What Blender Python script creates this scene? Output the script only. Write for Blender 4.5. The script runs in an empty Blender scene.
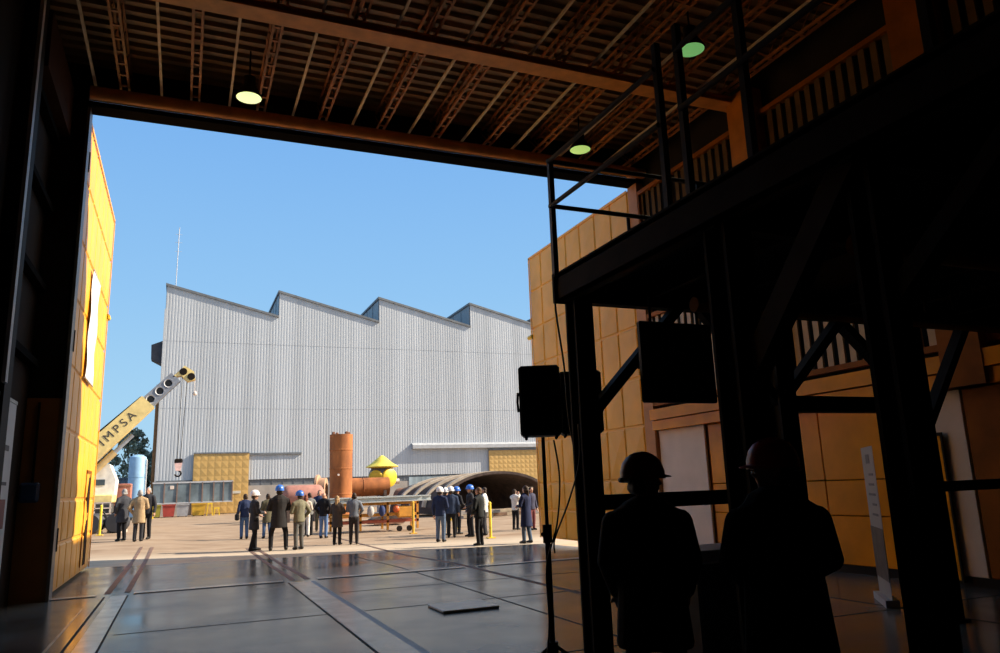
import bpy, math, random
from mathutils import Vector, Matrix
random.seed(7)
SC = bpy.context.scene
COL = SC.collection
V = Vector
PI = math.pi

# ------------------------------------------------------------------ materials
def lin(c):
    return tuple((x / 255 / 12.92) if x / 255 <= 0.04045 else ((x / 255 + 0.055) / 1.055) ** 2.4 for x in c)

_M = {}
def mat(name, col, rough=0.6, metal=0.0, var=0.18, scale=3.0, bump=0.0, stretch=(1, 1, 1), spec=0.5, col2=None, detail=4.0, coat=0.0):
    """Principled paint / metal / cloth with soft procedural wear in colour and gloss."""
    if name in _M: return _M[name]
    m = bpy.data.materials.new(name); m.use_nodes = True; _M[name] = m
    nt = m.node_tree; n = nt.nodes; l = nt.links
    b = n['Principled BSDF']
    tc = n.new('ShaderNodeTexCoord'); mp = n.new('ShaderNodeMapping'); mp.inputs['Scale'].default_value = stretch
    no = n.new('ShaderNodeTexNoise'); no.inputs['Scale'].default_value = scale; no.inputs['Detail'].default_value = detail
    l.new(tc.outputs['Object'], mp.inputs['Vector']); l.new(mp.outputs['Vector'], no.inputs['Vector'])
    cr = n.new('ShaderNodeValToRGB')
    a = tuple(max(0, x * (1 - var)) for x in col)
    c = tuple(min(1, x * (1 + var)) for x in (col2 or col))
    cr.color_ramp.elements[0].position = 0.3; cr.color_ramp.elements[0].color = (*a, 1)
    cr.color_ramp.elements[1].position = 0.7; cr.color_ramp.elements[1].color = (*c, 1)
    l.new(no.outputs['Fac'], cr.inputs['Fac']); l.new(cr.outputs['Color'], b.inputs['Base Color'])
    b.inputs['Roughness'].default_value = rough; b.inputs['Metallic'].default_value = metal
    b.inputs['Specular IOR Level'].default_value = spec
    if coat: b.inputs['Coat Weight'].default_value = coat
    if bump:
        bp = n.new('ShaderNodeBump'); bp.inputs['Strength'].default_value = bump; bp.inputs['Distance'].default_value = 0.02
        l.new(no.outputs['Fac'], bp.inputs['Height']); l.new(bp.outputs['Normal'], b.inputs['Normal'])
    return m

def emit(name, col, strength):
    m = bpy.data.materials.new(name); m.use_nodes = True
    nt = m.node_tree; b = nt.nodes['Principled BSDF']
    b.inputs['Base Color'].default_value = (*col, 1)
    b.inputs['Emission Color'].default_value = (*col, 1); b.inputs['Emission Strength'].default_value = strength
    return m

def floor_mat():
    m = bpy.data.materials.new('worn_grey_concrete_floor'); m.use_nodes = True
    nt = m.node_tree; n = nt.nodes; l = nt.links; b = n['Principled BSDF']
    tc = n.new('ShaderNodeTexCoord')
    n1 = n.new('ShaderNodeTexNoise'); n1.inputs['Scale'].default_value = 0.7; n1.inputs['Detail'].default_value = 8
    n2 = n.new('ShaderNodeTexNoise'); n2.inputs['Scale'].default_value = 6; n2.inputs['Detail'].default_value = 6
    l.new(tc.outputs['Object'], n1.inputs['Vector']); l.new(tc.outputs['Object'], n2.inputs['Vector'])
    cr = n.new('ShaderNodeValToRGB'); e = cr.color_ramp.elements
    e[0].position = 0.3; e[0].color = (0.062, 0.059, 0.055, 1); e[1].position = 0.70; e[1].color = (0.150, 0.140, 0.125, 1)
    l.new(n1.outputs['Fac'], cr.inputs['Fac']); l.new(cr.outputs['Color'], b.inputs['Base Color'])
    mr = n.new('ShaderNodeMapRange'); mr.inputs['From Min'].default_value = 0.3; mr.inputs['From Max'].default_value = 0.7
    mr.inputs['To Min'].default_value = 0.12; mr.inputs['To Max'].default_value = 0.27
    l.new(n1.outputs['Fac'], mr.inputs['Value']); l.new(mr.outputs['Result'], b.inputs['Roughness'])
    b.inputs['Specular IOR Level'].default_value = 0.20
    bp = n.new('ShaderNodeBump'); bp.inputs['Strength'].default_value = 0.06; bp.inputs['Distance'].default_value = 0.01
    l.new(n2.outputs['Fac'], bp.inputs['Height']); l.new(bp.outputs['Normal'], b.inputs['Normal'])
    return m

def ground_mat():
    m = bpy.data.materials.new('sandy_yard_ground'); m.use_nodes = True
    nt = m.node_tree; n = nt.nodes; l = nt.links; b = n['Principled BSDF']
    tc = n.new('ShaderNodeTexCoord')
    mp = n.new('ShaderNodeMapping'); mp.inputs['Scale'].default_value = (0.6, 1.0, 1); l.new(tc.outputs['Object'], mp.inputs['Vector'])
    n1 = n.new('ShaderNodeTexNoise'); n1.inputs['Scale'].default_value = 0.9; n1.inputs['Detail'].default_value = 9; n1.inputs['Roughness'].default_value = 0.62
    l.new(mp.outputs['Vector'], n1.inputs['Vector'])
    cr = n.new('ShaderNodeValToRGB'); e = cr.color_ramp.elements
    e[0].position = 0.30; e[0].color = (0.215, 0.145, 0.092, 1); e[1].position = 0.68; e[1].color = (0.355, 0.265, 0.185, 1)
    l.new(n1.outputs['Fac'], cr.inputs['Fac'])
    cc = n.new('ShaderNodeValToRGB'); e = cc.color_ramp.elements
    e[0].position = 0.30; e[0].color = (0.37, 0.295, 0.215, 1); e[1].position = 0.7; e[1].color = (0.47, 0.395, 0.30, 1)
    l.new(n1.outputs['Fac'], cc.inputs['Fac'])
    sx = n.new('ShaderNodeSeparateXYZ'); l.new(tc.outputs['Object'], sx.inputs['Vector'])
    # the pale concrete apron in front of the gate gives way to sand about 27 m out, with a ragged edge
    ad = n.new('ShaderNodeMath'); ad.operation = 'MULTIPLY_ADD'; ad.inputs[1].default_value = 3.0
    l.new(n1.outputs['Fac'], ad.inputs[0]); l.new(sx.outputs['Y'], ad.inputs[2])
    mr = n.new('ShaderNodeMapRange'); mr.inputs['From Min'].default_value = 26.2; mr.inputs['From Max'].default_value = 28.6
    l.new(ad.outputs[0], mr.inputs['Value'])
    mx = n.new('ShaderNodeMix'); mx.data_type = 'RGBA'
    l.new(mr.outputs['Result'], mx.inputs['Factor']); l.new(cc.outputs['Color'], mx.inputs['A']); l.new(cr.outputs['Color'], mx.inputs['B'])
    l.new(mx.outputs['Result'], b.inputs['Base Color'])
    b.inputs['Roughness'].default_value = 0.95; b.inputs['Specular IOR Level'].default_value = 0.1
    bp = n.new('ShaderNodeBump'); bp.inputs['Strength'].default_value = 0.35; bp.inputs['Distance'].default_value = 0.08
    l.new(n1.outputs['Fac'], bp.inputs['Height']); l.new(bp.outputs['Normal'], b.inputs['Normal'])
    return m

# ------------------------------------------------------------------ mesh builder
class MB:
    def __init__(s): s.v = []; s.f = []; s.mi = []; s.cur = 0; s.fix = False
    def add(s, vs, fs):
        o = len(s.v); s.v += [V(p) for p in vs]; s.f += [tuple(o + i for i in f) for f in fs]; s.mi += [s.cur] * len(fs); return s
    def box(s, x0, x1, y0, y1, z0, z1):
        vs = [(x, y, z) for z in (z0, z1) for x, y in ((x0, y0), (x1, y0), (x1, y1), (x0, y1))]
        return s.add(vs, [(3, 2, 1, 0), (4, 5, 6, 7), (0, 1, 5, 4), (1, 2, 6, 5), (2, 3, 7, 6), (3, 0, 4, 7)])
    def cbox(s, c, d, b=0.02):
        """box with chamfered edges: centre c, size d"""
        cx, cy, cz = c; hx, hy, hz = d[0] / 2, d[1] / 2, d[2] / 2; b = min(b, hx * .9, hy * .9, hz * .9)
        P = []; ix = {}; s.fix = True
        for sx in (-1, 1):
            for sy in (-1, 1):
                for sz in (-1, 1):
                    for k in range(3):
                        q = [sx * (hx - b), sy * (hy - b), sz * (hz - b)]; h = (hx, hy, hz)[k]; q[k] = (sx, sy, sz)[k] * h
                        ix[(sx, sy, sz, k)] = len(P); P.append((cx + q[0], cy + q[1], cz + q[2]))
        F = []
        for k in range(3):
            a, c2 = [(1, 2), (2, 0), (0, 1)][k]
            for sg in (-1, 1):
                loop = []
                for (u, w) in ((-1, -1), (1, -1), (1, 1), (-1, 1)):
                    sgn = [0, 0, 0]; sgn[k] = sg; sgn[a] = u; sgn[c2] = w; loop.append(ix[(*sgn, k)])
                F.append(tuple(loop if sg > 0 else loop[::-1]))
        for k in range(3):
            a, c2 = [(1, 2), (2, 0), (0, 1)][k]
            for u in (-1, 1):
                for w in (-1, 1):
                    s1 = [0, 0, 0]; s2 = [0, 0, 0]; s1[a] = s2[a] = u; s1[c2] = s2[c2] = w; s1[k] = -1; s2[k] = 1
                    q = (ix[(*s1, a)], ix[(*s2, a)], ix[(*s2, c2)], ix[(*s1, c2)])
                    F.append(q if u * w < 0 else q[::-1])
        for sx in (-1, 1):
            for sy in (-1, 1):
                for sz in (-1, 1):
                    q = tuple(ix[(sx, sy, sz, k)] for k in range(3)); F.append(q if sx * sy * sz > 0 else q[::-1])
        return s.add(P, F)
    def bar(s, p, q, w, h=None, up=(0, 0, 1)):
        """rectangular bar from p to q, w across, h along up"""
        p, q = V(p), V(q); h = h or w; d = (q - p).normalized(); u = V(up)
        if abs(d.dot(u)) > 0.98: u = V((0, 1, 0))
        a = d.cross(u).normalized(); u = a.cross(d).normalized()
        vs = [e + a * (i * w / 2) + u * (j * h / 2) for e in (p, q) for i, j in ((-1, -1), (1, -1), (1, 1), (-1, 1))]
        return s.add(vs, [(0, 3, 2, 1)[::-1], (4, 5, 6, 7), (0, 1, 5, 4)[::-1], (1, 2, 6, 5)[::-1], (2, 3, 7, 6)[::-1], (3, 0, 4, 7)[::-1]])
    def path(s, pts, r, n=10, cap=True):
        pts = [V(p) for p in pts]; rr = r if isinstance(r, (list, tuple)) else [r] * len(pts)
        d0 = (pts[1] - pts[0]).normalized(); u = V((0, 0, 1)) if abs(d0.z) < .9 else V((1, 0, 0)); a = d0.cross(u).normalized()
        vs = []; fs = []
        for i, p in enumerate(pts):
            d = (pts[min(i + 1, len(pts) - 1)] - pts[max(i - 1, 0)]).normalized()
            a = (a - d * a.dot(d)).normalized(); b = d.cross(a)
            vs += [p + (a * math.cos(2 * PI * k / n) + b * math.sin(2 * PI * k / n)) * rr[i] for k in range(n)]
        for i in range(len(pts) - 1):
            for k in range(n): fs.append((i * n + k, i * n + (k + 1) % n, (i + 1) * n + (k + 1) % n, (i + 1) * n + k))
        if cap: fs.append(tuple(range(n))[::-1]); fs.append(tuple((len(pts) - 1) * n + k for k in range(n)))
        return s.add(vs, fs)
    def lathe(s, prof, c=(0, 0, 0), M=None, n=24, close=False):
        """prof: (r, z) list turned about z, then M, then moved to c"""
        M = M or Matrix.Identity(3); vs = []; fs = []; c = V(c)
        for r, z in prof:
            vs += [c + M @ V((r * math.cos(2 * PI * k / n), r * math.sin(2 * PI * k / n), z)) for k in range(n)]
        m = len(prof)
        for i in range(m - 1):
            for k in range(n): fs.append((i * n + k, i * n + (k + 1) % n, (i + 1) * n + (k + 1) % n, (i + 1) * n + k))
        if prof[0][0] > 1e-5 and not close: fs.append(tuple(range(n))[::-1])
        if prof[-1][0] > 1e-5 and not close: fs.append(tuple((m - 1) * n + k for k in range(n)))
        return s.add(vs, fs)
    def prism(s, poly, d, o=(0, 0, 0), ax=(V((1, 0, 0)), V((0, 0, 1)))):
        """polygon in the (ax0, ax1) plane at o, extruded by vector d"""
        o, d = V(o), V(d); n = len(poly)
        P = [o + ax[0] * a + ax[1] * b for a, b in poly]
        return s.add(P + [p + d for p in P], [tuple(range(n)), tuple(range(n, 2 * n))[::-1]] + [(i, i + n, (i + 1) % n + n, (i + 1) % n) for i in range(n)])
    def ell(s, c, r, R=None, n=12, m=8):
        R = R or Matrix.Identity(3); vs = []; fs = []; c = V(c)
        for i in range(m + 1):
            t = PI * i / m
            for k in range(n):
                a = 2 * PI * k / n
                vs.append(c + R @ V((r[0] * math.sin(t) * math.cos(a), r[1] * math.sin(t) * math.sin(a), -r[2] * math.cos(t))))
        for i in range(m):
            for k in range(n): fs.append((i * n + k, i * n + (k + 1) % n, (i + 1) * n + (k + 1) % n, (i + 1) * n + k))
        return s.add(vs, fs)
    def cap(s, p, q, r0, r1=None, sq=1.0, n=10):
        """tapered capsule; sq flattens it front to back (y)"""
        p, q = V(p), V(q); r1 = r0 if r1 is None else r1; d = q - p; L = d.length
        d = d.normalized() if L > 1e-6 else V((0, 0, 1)); u = V((0, 1, 0)) if abs(d.y) < .9 else V((1, 0, 0))
        a = d.cross(u).normalized(); b = d.cross(a)
        rings = [(p, r0, t) for t in (-.98, -.75, -.38, 0)] + [(q, r1, t) for t in (0, .38, .75, .98)]
        vs = []; fs = []
        for c, r, t in rings:
            rad = r * math.sqrt(1 - t * t)
            for k in range(n):
                o = d * (r * t) + (a * math.cos(2 * PI * k / n) + b * math.sin(2 * PI * k / n)) * rad
                o.y *= sq; vs.append(c + o)
        m = len(rings)
        for i in range(m - 1):
            for k in range(n): fs.append((i * n + k, i * n + (k + 1) % n, (i + 1) * n + (k + 1) % n, (i + 1) * n + k))
        fs.append(tuple(range(n))[::-1]); fs.append(tuple((m - 1) * n + k for k in range(n)))
        return s.add(vs, fs)
    def grid(s, xs, ys, fz):
        vs = [(x, y, fz(x, y)) for y in ys for x in xs]; n = len(xs)
        return s.add(vs, [(j * n + i, j * n + i + 1, (j + 1) * n + i + 1, (j + 1) * n + i) for j in range(len(ys) - 1) for i in range(n - 1)])
    def build(s, name, m, parent=None, world=True, smooth=35, fix=False):
        me = bpy.data.meshes.new(name)
        off = V((0, 0, 0))
        if parent and world:
            r = parent
            while r: off += r.location; r = r.parent
        me.from_pydata([p - off for p in s.v], [], s.f)
        for mm in (m if isinstance(m, (list, tuple)) else [m]): me.materials.append(mm)
        me.polygons.foreach_set('material_index', s.mi)
        if fix or s.fix:
            import bmesh
            bm = bmesh.new(); bm.from_mesh(me); bmesh.ops.recalc_face_normals(bm, faces=bm.faces); bm.to_mesh(me); bm.free()
        if smooth:
            me.shade_smooth(); me.set_sharp_from_angle(angle=math.radians(smooth))
        o = bpy.data.objects.new(name, me); COL.objects.link(o)
        if parent: o.parent = parent
        return o

def tag(o, label, cat, group=None, kind=None):
    if label: o['label'] = label
    if cat: o['category'] = cat
    if group: o['group'] = group
    if kind: o['kind'] = kind
    return o
def thing(name, label, cat, loc=(0, 0, 0), rz=0, group=None, kind=None):
    o = bpy.data.objects.new(name, None); COL.objects.link(o); o.location = loc; o.rotation_euler = (0, 0, rz); o.empty_display_size = .2
    return tag(o, label, cat, group, kind)
def struct(name, mb, m, label=None, **k):
    o = mb.build(name, m, **k)
    if not k.get('parent'): o['kind'] = 'structure'
    if label: o['label'] = label
    return o
def sstep(a, b, x):
    t = max(0., min(1., (x - a) / (b - a))); return t * t * (3 - 2 * t)

# ------------------------------------------------------------------ setting out (metres; camera stands at x=0, y=0, gate 15.7 m ahead)
XL, XR, YD, ZH = -2.05, 10.45, 15.7, 9.2
def gz(x, y):
    """yard level: falls gently to the right of the gate, a slight rise on the left"""
    a = -0.16 * max(0., min(1.1, (x + 2) / 12.45)) * sstep(16, 21.5, y) * (1 - sstep(28, 44, y))
    b = 0.16 * sstep(1.0, -2.5, x) * sstep(24, 31, y) * (1 - sstep(45, 70, y))
    return a + b

ORANGE = mat('orange_gate_paint', (.84, .385, .028), .34, var=.10, scale=1.3, spec=.26)
RORANGE = mat('orange_enamel_wall', (.74, .27, .005), .24, var=.22, scale=1.1, spec=.16)
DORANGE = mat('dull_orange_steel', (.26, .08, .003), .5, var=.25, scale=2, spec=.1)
ROOFOR = mat('orange_brown_primer', (.32, .115, .022), .55, var=.3, scale=3)
DARKST = mat('dark_brown_steel', (.012, .008, .006), .7, var=.4, scale=2, spec=.15)
BLACKST = mat('black_painted_steel', (.006, .006, .008), .65, var=.4, scale=4, spec=.12)
BLACKPL = mat('black_plastic', (.010, .010, .011), .5, var=.2, scale=20, spec=.3)
CREAM = mat('cream_slat_paint', (.46, .30, .15), .5, var=.15, scale=3)
PALEROD = mat('pale_rod_paint', (.62, .52, .38), .5, var=.15, scale=5)
DECKSH = mat('brown_roof_sheet', (.25, .145, .055), .55, var=.3, scale=2)
WHITEP = mat('off_white_panel', (.72, .59, .49), .5, var=.06, scale=2)
LGREY = mat('light_grey_paint', (.45, .45, .46), .5, var=.1, scale=3)
FLOOR = floor_mat(); GROUND = ground_mat()
RUST = mat('orange_rust', (.30, .095, .024), .85, var=.35, scale=1.4, bump=.3, col2=(.36, .12, .03), detail=8, stretch=(1,1,.35))
RUST2 = mat('brown_rust', (.22, .105, .06), .9, var=.4, scale=2, bump=.3, detail=8)
RUST3 = mat('dark_rust', (.075, .05, .04), .9, var=.45, scale=2.5, bump=.3, detail=8)
CLAD = mat('grey_corrugated_cladding', (.43, .455, .48), .6, var=.12, scale=.55, stretch=(1.6, 1.6, .04), detail=7)
CLADD = mat('dark_grey_trim', (.14, .15, .16), .6, var=.2, scale=2)
CONC = mat('pale_concrete_wall', (.36, .32, .28), .9, var=.15, scale=.8)
TAN = mat('tan_gate_paint', (.54, .335, .105), .5, var=.08, scale=1.5)
GLASSD = mat('dark_glazing', (.05, .065, .075), .15, var=.3, scale=1.2)
YEL = mat('yellow_paint', (.78, .52, .03), .45, var=.15, scale=4)
CRYEL = mat('cream_yellow_paint', (.78, .60, .24), .45, var=.15, scale=3)
STEELG = mat('grey_blue_steel', (.22, .24, .28), .5, var=.2, scale=4)
BLUET = mat('pale_blue_paint', (.25, .42, .60), .45, var=.12, scale=2)
SKIN = mat('skin', (.42, .22, .14), .55, var=.08, scale=10)

# ------------------------------------------------------------------ floor and ground
ys = [-30, -10, 0, 5, 8, 10, 12, 14, 15.7] + [15.7 + .6 * i for i in range(1, 12)]
mb = MB(); mb.grid([-2.6, -2.05, 0, 2, 4, 6, 8, 9.5, 10.45, 10.75], ys, lambda x, y: gz(x, y))
for y in (15.7, ): pass
struct('floor', mb, FLOOR, 'smooth dark grey hall floor with rails and joints, wet looking reflections')
xs = [-150, -80, -40, -20, -12, -8, -5, -3.5, -2, -.5, 1, 2.5, 4, 6, 8, 9.5, 10.5, 12, 14, 17, 22, 30, 45, 70, 110, 170]
ys = [15.7, 17, 18.5, 20, 21, 22.1, 23, 24, 25, 26, 27, 28, 29.5, 31, 33, 35, 38, 41, 45, 50, 58, 70, 85, 110, 150, 220, 400]
mb = MB(); mb.grid(xs, ys, lambda x, y: gz(x, y) - (.03 if (y < 22.2 and -3 < x < 11) else 0.004))
struct('ground', mb, GROUND, 'sunlit sandy yard beyond the gate with a pale concrete strip')
mb = MB(); mb.grid([-150, -60, -20, -2.6], [-80, -30, 0, 15.7], lambda x, y: -.004); mb.grid([10.75, 30, 80, 170], [-80, -30, 0, 15.7], lambda x, y: -.004)
struct('ground', mb, GROUND)

def strip(name, x0, x1, y0, y1, m, h=.006, label=None):
    mb = MB(); n = max(1, int((y1 - y0) / .8)); Y = [y0 + (y1 - y0) * i / n for i in range(n + 1)]
    for a, b in zip(Y[:-1], Y[1:]):
        P = [(x, y, gz(x, y) + z) for z in (-.01, h) for x, y in ((x0, a), (x1, a), (x1, b), (x0, b))]
        mb.add(P, [(4, 5, 6, 7), (0, 1, 5, 4), (1, 2, 6, 5), (2, 3, 7, 6), (3, 0, 4, 7)])
    return struct(name, mb, m, label)
RAILR = mat('rusty_rail', (.15, .085, .055), .7, var=.35, scale=4)
RAILP = mat('worn_pale_steel', (.55, .45, .33), .24, var=.2, scale=3, spec=.6)
RAILW = mat('whitish_steel', (.74, .70, .62), .20, var=.2, scale=3, spec=.6)
RAILB = mat('blue_grey_steel', (.09, .11, .16), .4, var=.3, scale=4)
DARKJ = mat('dark_joint', (.012, .012, .012), .8, var=.2)
strip('floor_rail', -1.05, -.80, 4, 15.45, RAILW, label='pale steel strip of the floor track by the orange gate leaf')
strip('floor_rail', -.795, -.775, 4, 15.45, DARKJ); strip('floor_rail', -1.17, -1.14, 4, 15.4, DARKJ)
strip('floor_rail', -1.36, -1.33, 4, 14, RAILP)
strip('floor_rail', -1.20, -1.09, 15.9, 23, RAILR, label='rusty track band beyond the sill by the orange gate leaf'); strip('floor_rail', -.87, -.77, 15.9, 29, RAILR)
strip('floor_rail', -1.19, -1.11, 23, 29, RAILR)
strip('floor_rail', 1.98, 2.36, 3, 15.4, RAILP, label='worn brownish channel of the middle floor track')
strip('floor_rail', 2.36, 2.45, 3, 15.4, RAILB); strip('floor_rail', 1.955, 1.975, 3, 15.4, DARKJ)
strip('floor_rail', 2.05, 2.15, 15.8, 27, RAILR); strip('floor_rail', 2.33, 2.43, 15.8, 27, RAILR)
strip('floor_rail', 5.70, 5.78, 3, 32, RAILR, h=.005, label='thin dark rail crossing the floor towards the yard'); strip('floor_rail', 5.78, 5.80, 3, 32, DARKJ)
strip('floor_joint', 4.48, 4.51, 3, 21.5, DARKJ, h=.003); strip('floor_joint', 8.3, 8.325, 2, 15.4, DARKJ, h=.003)
for (a, b) in ((-2.04, -1.3), (-.7, 1.9), (2.55, 5.6), (5.9, 10.4)):
    mb = MB(); mb.box(a, b, 15.62, 15.80, -.01, .010); struct('trim_1', mb, RAILW)
    mb = MB(); mb.box(a, b, 15.50, 15.615, -.01, .004); struct('trim_1', mb, DARKJ)
for y in (11.1, 13.3, 7.2):
    mb = MB(); mb.box(-.7 if y != 13.3 else 2.55, 10.4, y, y + .022, -.01, .003); struct('floor_joint', mb, DARKJ)

# ------------------------------------------------------------------ hall shell
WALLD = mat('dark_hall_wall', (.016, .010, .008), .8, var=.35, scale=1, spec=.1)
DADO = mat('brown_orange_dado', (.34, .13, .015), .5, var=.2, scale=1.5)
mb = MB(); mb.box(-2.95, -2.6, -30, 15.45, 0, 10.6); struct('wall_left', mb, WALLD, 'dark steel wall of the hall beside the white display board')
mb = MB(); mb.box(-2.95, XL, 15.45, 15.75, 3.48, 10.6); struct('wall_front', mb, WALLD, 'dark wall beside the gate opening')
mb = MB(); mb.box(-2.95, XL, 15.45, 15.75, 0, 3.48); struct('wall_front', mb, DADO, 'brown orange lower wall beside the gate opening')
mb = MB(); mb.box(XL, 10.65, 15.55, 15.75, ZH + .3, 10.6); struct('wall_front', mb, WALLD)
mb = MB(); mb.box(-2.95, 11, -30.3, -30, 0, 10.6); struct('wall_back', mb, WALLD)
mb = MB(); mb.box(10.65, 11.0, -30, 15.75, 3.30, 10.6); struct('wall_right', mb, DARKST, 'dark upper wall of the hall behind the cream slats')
# lower right wall: enamel panels
mb = MB()
def pan(mb, y0, y1, z0, z1, x=10.6, t=.4, g=.012): mb.cbox((x + t / 2, (y0 + y1) / 2, (z0 + z1) / 2), (t, y1 - y0 - g, z1 - z0 - g), .012)
for y0, y1 in ((12.35, 13.55), (10.4, 12.35), (8.72, 10.4)):
    for z0, z1 in ((.13, .95), (.95, 1.55), (1.55, 2.83)): pan(mb, y0, y1, z0, z1)
struct('wall_right', mb, RORANGE, 'glossy orange panelled lower wall behind the platform')
mb = MB()
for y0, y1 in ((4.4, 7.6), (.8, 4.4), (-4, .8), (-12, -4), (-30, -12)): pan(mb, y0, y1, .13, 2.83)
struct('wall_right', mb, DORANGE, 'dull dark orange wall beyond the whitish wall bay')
mb = MB(); mb.box(10.92, 11.05, -30, 15.74, 0, 3.4); struct('wall_right', mb, DARKST)
mb = MB(); mb.box(10.62, 11, -30, 15.5, 0, .13); struct('baseboard_right', mb, DARKST)
mb = MB(); pan(mb, 7.62, 8.72, .13, 2.83); struct('wall_right', mb, WHITEP, 'whitish wall bay around the narrow orange door')
mb = MB(); mb.cbox((10.58, 8.3, 1.12), (.06, .62, 2.1), .01); o = struct('door_3', mb, RORANGE, 'narrow orange door set in a whitish wall bay')
k = MB(); k.box(10.53, 10.56, 7.97, 8.63, 2.17, 2.22); k.box(10.53, 10.56, 7.97, 8.0, .05, 2.17); k.box(10.53, 10.56, 8.6, 8.63, .05, 2.17); k.build('frame', DARKST, o)
k = MB(); k.path([(10.5, 8.05, 1.05), (10.5, 8.17, 1.05)], .012); k.build('handle', LGREY, o)
# white sliding door beside the right jamb
mb = MB(); mb.cbox((10.57, 14.46, 1.48), (.06, 1.72, 2.7), .012); o = struct('door_4', mb, WHITEP, 'white panel door beside the gate post')
k = MB(); k.path([(10.52, 13.75, 1.1), (10.52, 13.75, 1.3)], .012, 6); k.build('handle', DARKST, o)
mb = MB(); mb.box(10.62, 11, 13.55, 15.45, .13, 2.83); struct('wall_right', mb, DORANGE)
# ledge beam, two flanges
mb = MB(); mb.box(10.30, 10.65, -30, 15.3, 3.07, 3.32); mb.box(10.36, 10.65, -30, 15.3, 2.83, 3.05)
struct('trim_2', mb, RORANGE, 'orange ledge beam running along the wall above the panels')
# columns of the right wall
for yc in (11.22, 7.3, 3.1, -1.1):
    mb = MB(); mb.box(10.28, 10.66, yc - .32, yc + .32, 2.83, 9.5); struct('column', mb, DORANGE if yc < 10 else mat('mid_orange_steel', (.46, .16, .008), .5, spec=.2), 'orange wall column under the end of a roof girder')
# slatted upper wall, one window per bay and storey
wi = 0
for (y0, y1) in ((11.6, 15.3), (7.7, 10.85), (3.5, 6.9), (-.7, 2.7)):
    for (z0, z1) in ((3.42, 5.7), (6.3, 8.95)):
        wi += 1
        f = MB(); 
        for z in (z0, z1 - .1, (z0 + z1) / 2 + .25): f.box(10.46, 10.6, y0, y1, z, z + .1)
        f.box(10.46, 10.6, y0 - .08, y0, z0, z1); f.box(10.46, 10.6, y1, y1 + .08, z0, z1)
        o = struct('window_%d' % wi, f, DORANGE, 'slatted window bay in the wall over the orange ledge' if z0 < 5 else 'slatted high window bay under the roof')
        s = MB(); y = y0 + .1
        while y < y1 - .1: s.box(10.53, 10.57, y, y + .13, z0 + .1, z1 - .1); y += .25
        s.build('slats', CREAM if z0 < 5 else mat('shaded_brown_slats', (.12, .07, .025), .7, spec=.05), o)  # upper slats darkened in colour for the dimmer light under the roof
# gate frame
mb = MB(); mb.box(XL, 10.65, 15.35, 15.75, ZH, ZH + .1); struct('trim_3', mb, mat('near_black_steel', (.004, .0035, .003), .9, spec=.02), 'dark steel under the gate lintel')  # near black steel below the tube lintel
mb = MB(); mb.path([(-2.0, 15.22, ZH + .21), (10.62, 15.22, ZH + .21)], .13, 16); struct('trim_3', mb, mat('bright_orange_primer', (.66, .27, .05), .5, var=.2, scale=3), 'orange tube lintel across the top of the gate opening')
mb = MB(); mb.box(XL - .002, XL + .05, 15.42, 15.78, 0, ZH); struct('trim_4', mb, mat('worn_steel_edge', (.22, .19, .17), .45, var=.3, scale=4, metal=.4), 'worn steel edge of the gate opening beside the sunlit leaf')
mb = MB(); mb.box(XR, 10.66, 15.35, 15.75, 0, ZH + .35); struct('trim_5', mb, mat('brown_post', (.50, .23, .09), .5, var=.15, spec=.15), 'brown gate post beside the white door')
mb = MB(); mb.box(XR + .22, 10.9, 15.0, 15.34, 0, 3.0); struct('trim_5', mb, DARKST)
# left wall columns and conduit
mb = MB(); mb.box(-2.62, -2.36, 12.3, 12.75, 0, 9.6); mb.box(-2.62, -2.36, 7.9, 8.4, 0, 9.6); struct('column', mb, DARKST, 'dark wall columns beside the white display board')
mb = MB(); mb.box(-2.36, -2.31, 12.05, 12.2, 3.3, 9.6); struct('trim_6', mb, LGREY, 'light grey edge strip up the dark wall column')
mb = MB()
for z in (4.0, 5.4, 6.9, 8.3): mb.box(-2.6, -2.45, 12.75, 15.4, z, z + .12)
struct('trim_7', mb, mat('near_black_steel', (.004, .0035, .003)))
mb = MB(); mb.box(-2.6, -2.3, 12.75, 15.4, 8.5, 9.5); struct('trim_7', mb, mat('brown_girt', (.04, .015, .006), .8, spec=.05), 'brown steel girt high on the wall beside the gate')

# ------------------------------------------------------------------ roof
ZD = 10.05
mb = MB(); prof = []; y = -30.0
while y < 15.5:
    prof += [(y, ZD), (y + .11, ZD), (y + .14, ZD + .07), (y + .26, ZD + .07)]; y += .29
n = len(prof); vs = [(x, a, b) for a, b in prof for x in (-2.95, 11)]
mb.add(vs, [(2 * i, 2 * i + 1, 2 * i + 3, 2 * i + 2) for i in range(n - 1)])
mb.box(-2.95, 11, -30.3, 15.75, ZD + .2, ZD + .4)
struct('ceiling', mb, DECKSH, 'ribbed brown roof sheeting of the hall', smooth=0)
for yc in (11.55, 7.3, 3.1, -1.1):
    mb = MB(); mb.box(-2.6, 10.6, yc - .19, yc + .19, 9.36, 9.39); mb.box(-2.6, 10.6, yc - .02, yc + .02, 9.39, 9.55); mb.box(-2.6, 10.6, yc - .12, yc + .12, 9.53, 9.56)
    struct('roof_girder', mb, mat('bright_orange_primer', (.66, .27, .05), .5), 'orange roof girder crossing the hall in front of the gate' if yc > 11 else 'orange roof girder overhead nearer the camera')
x = -1.41
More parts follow.
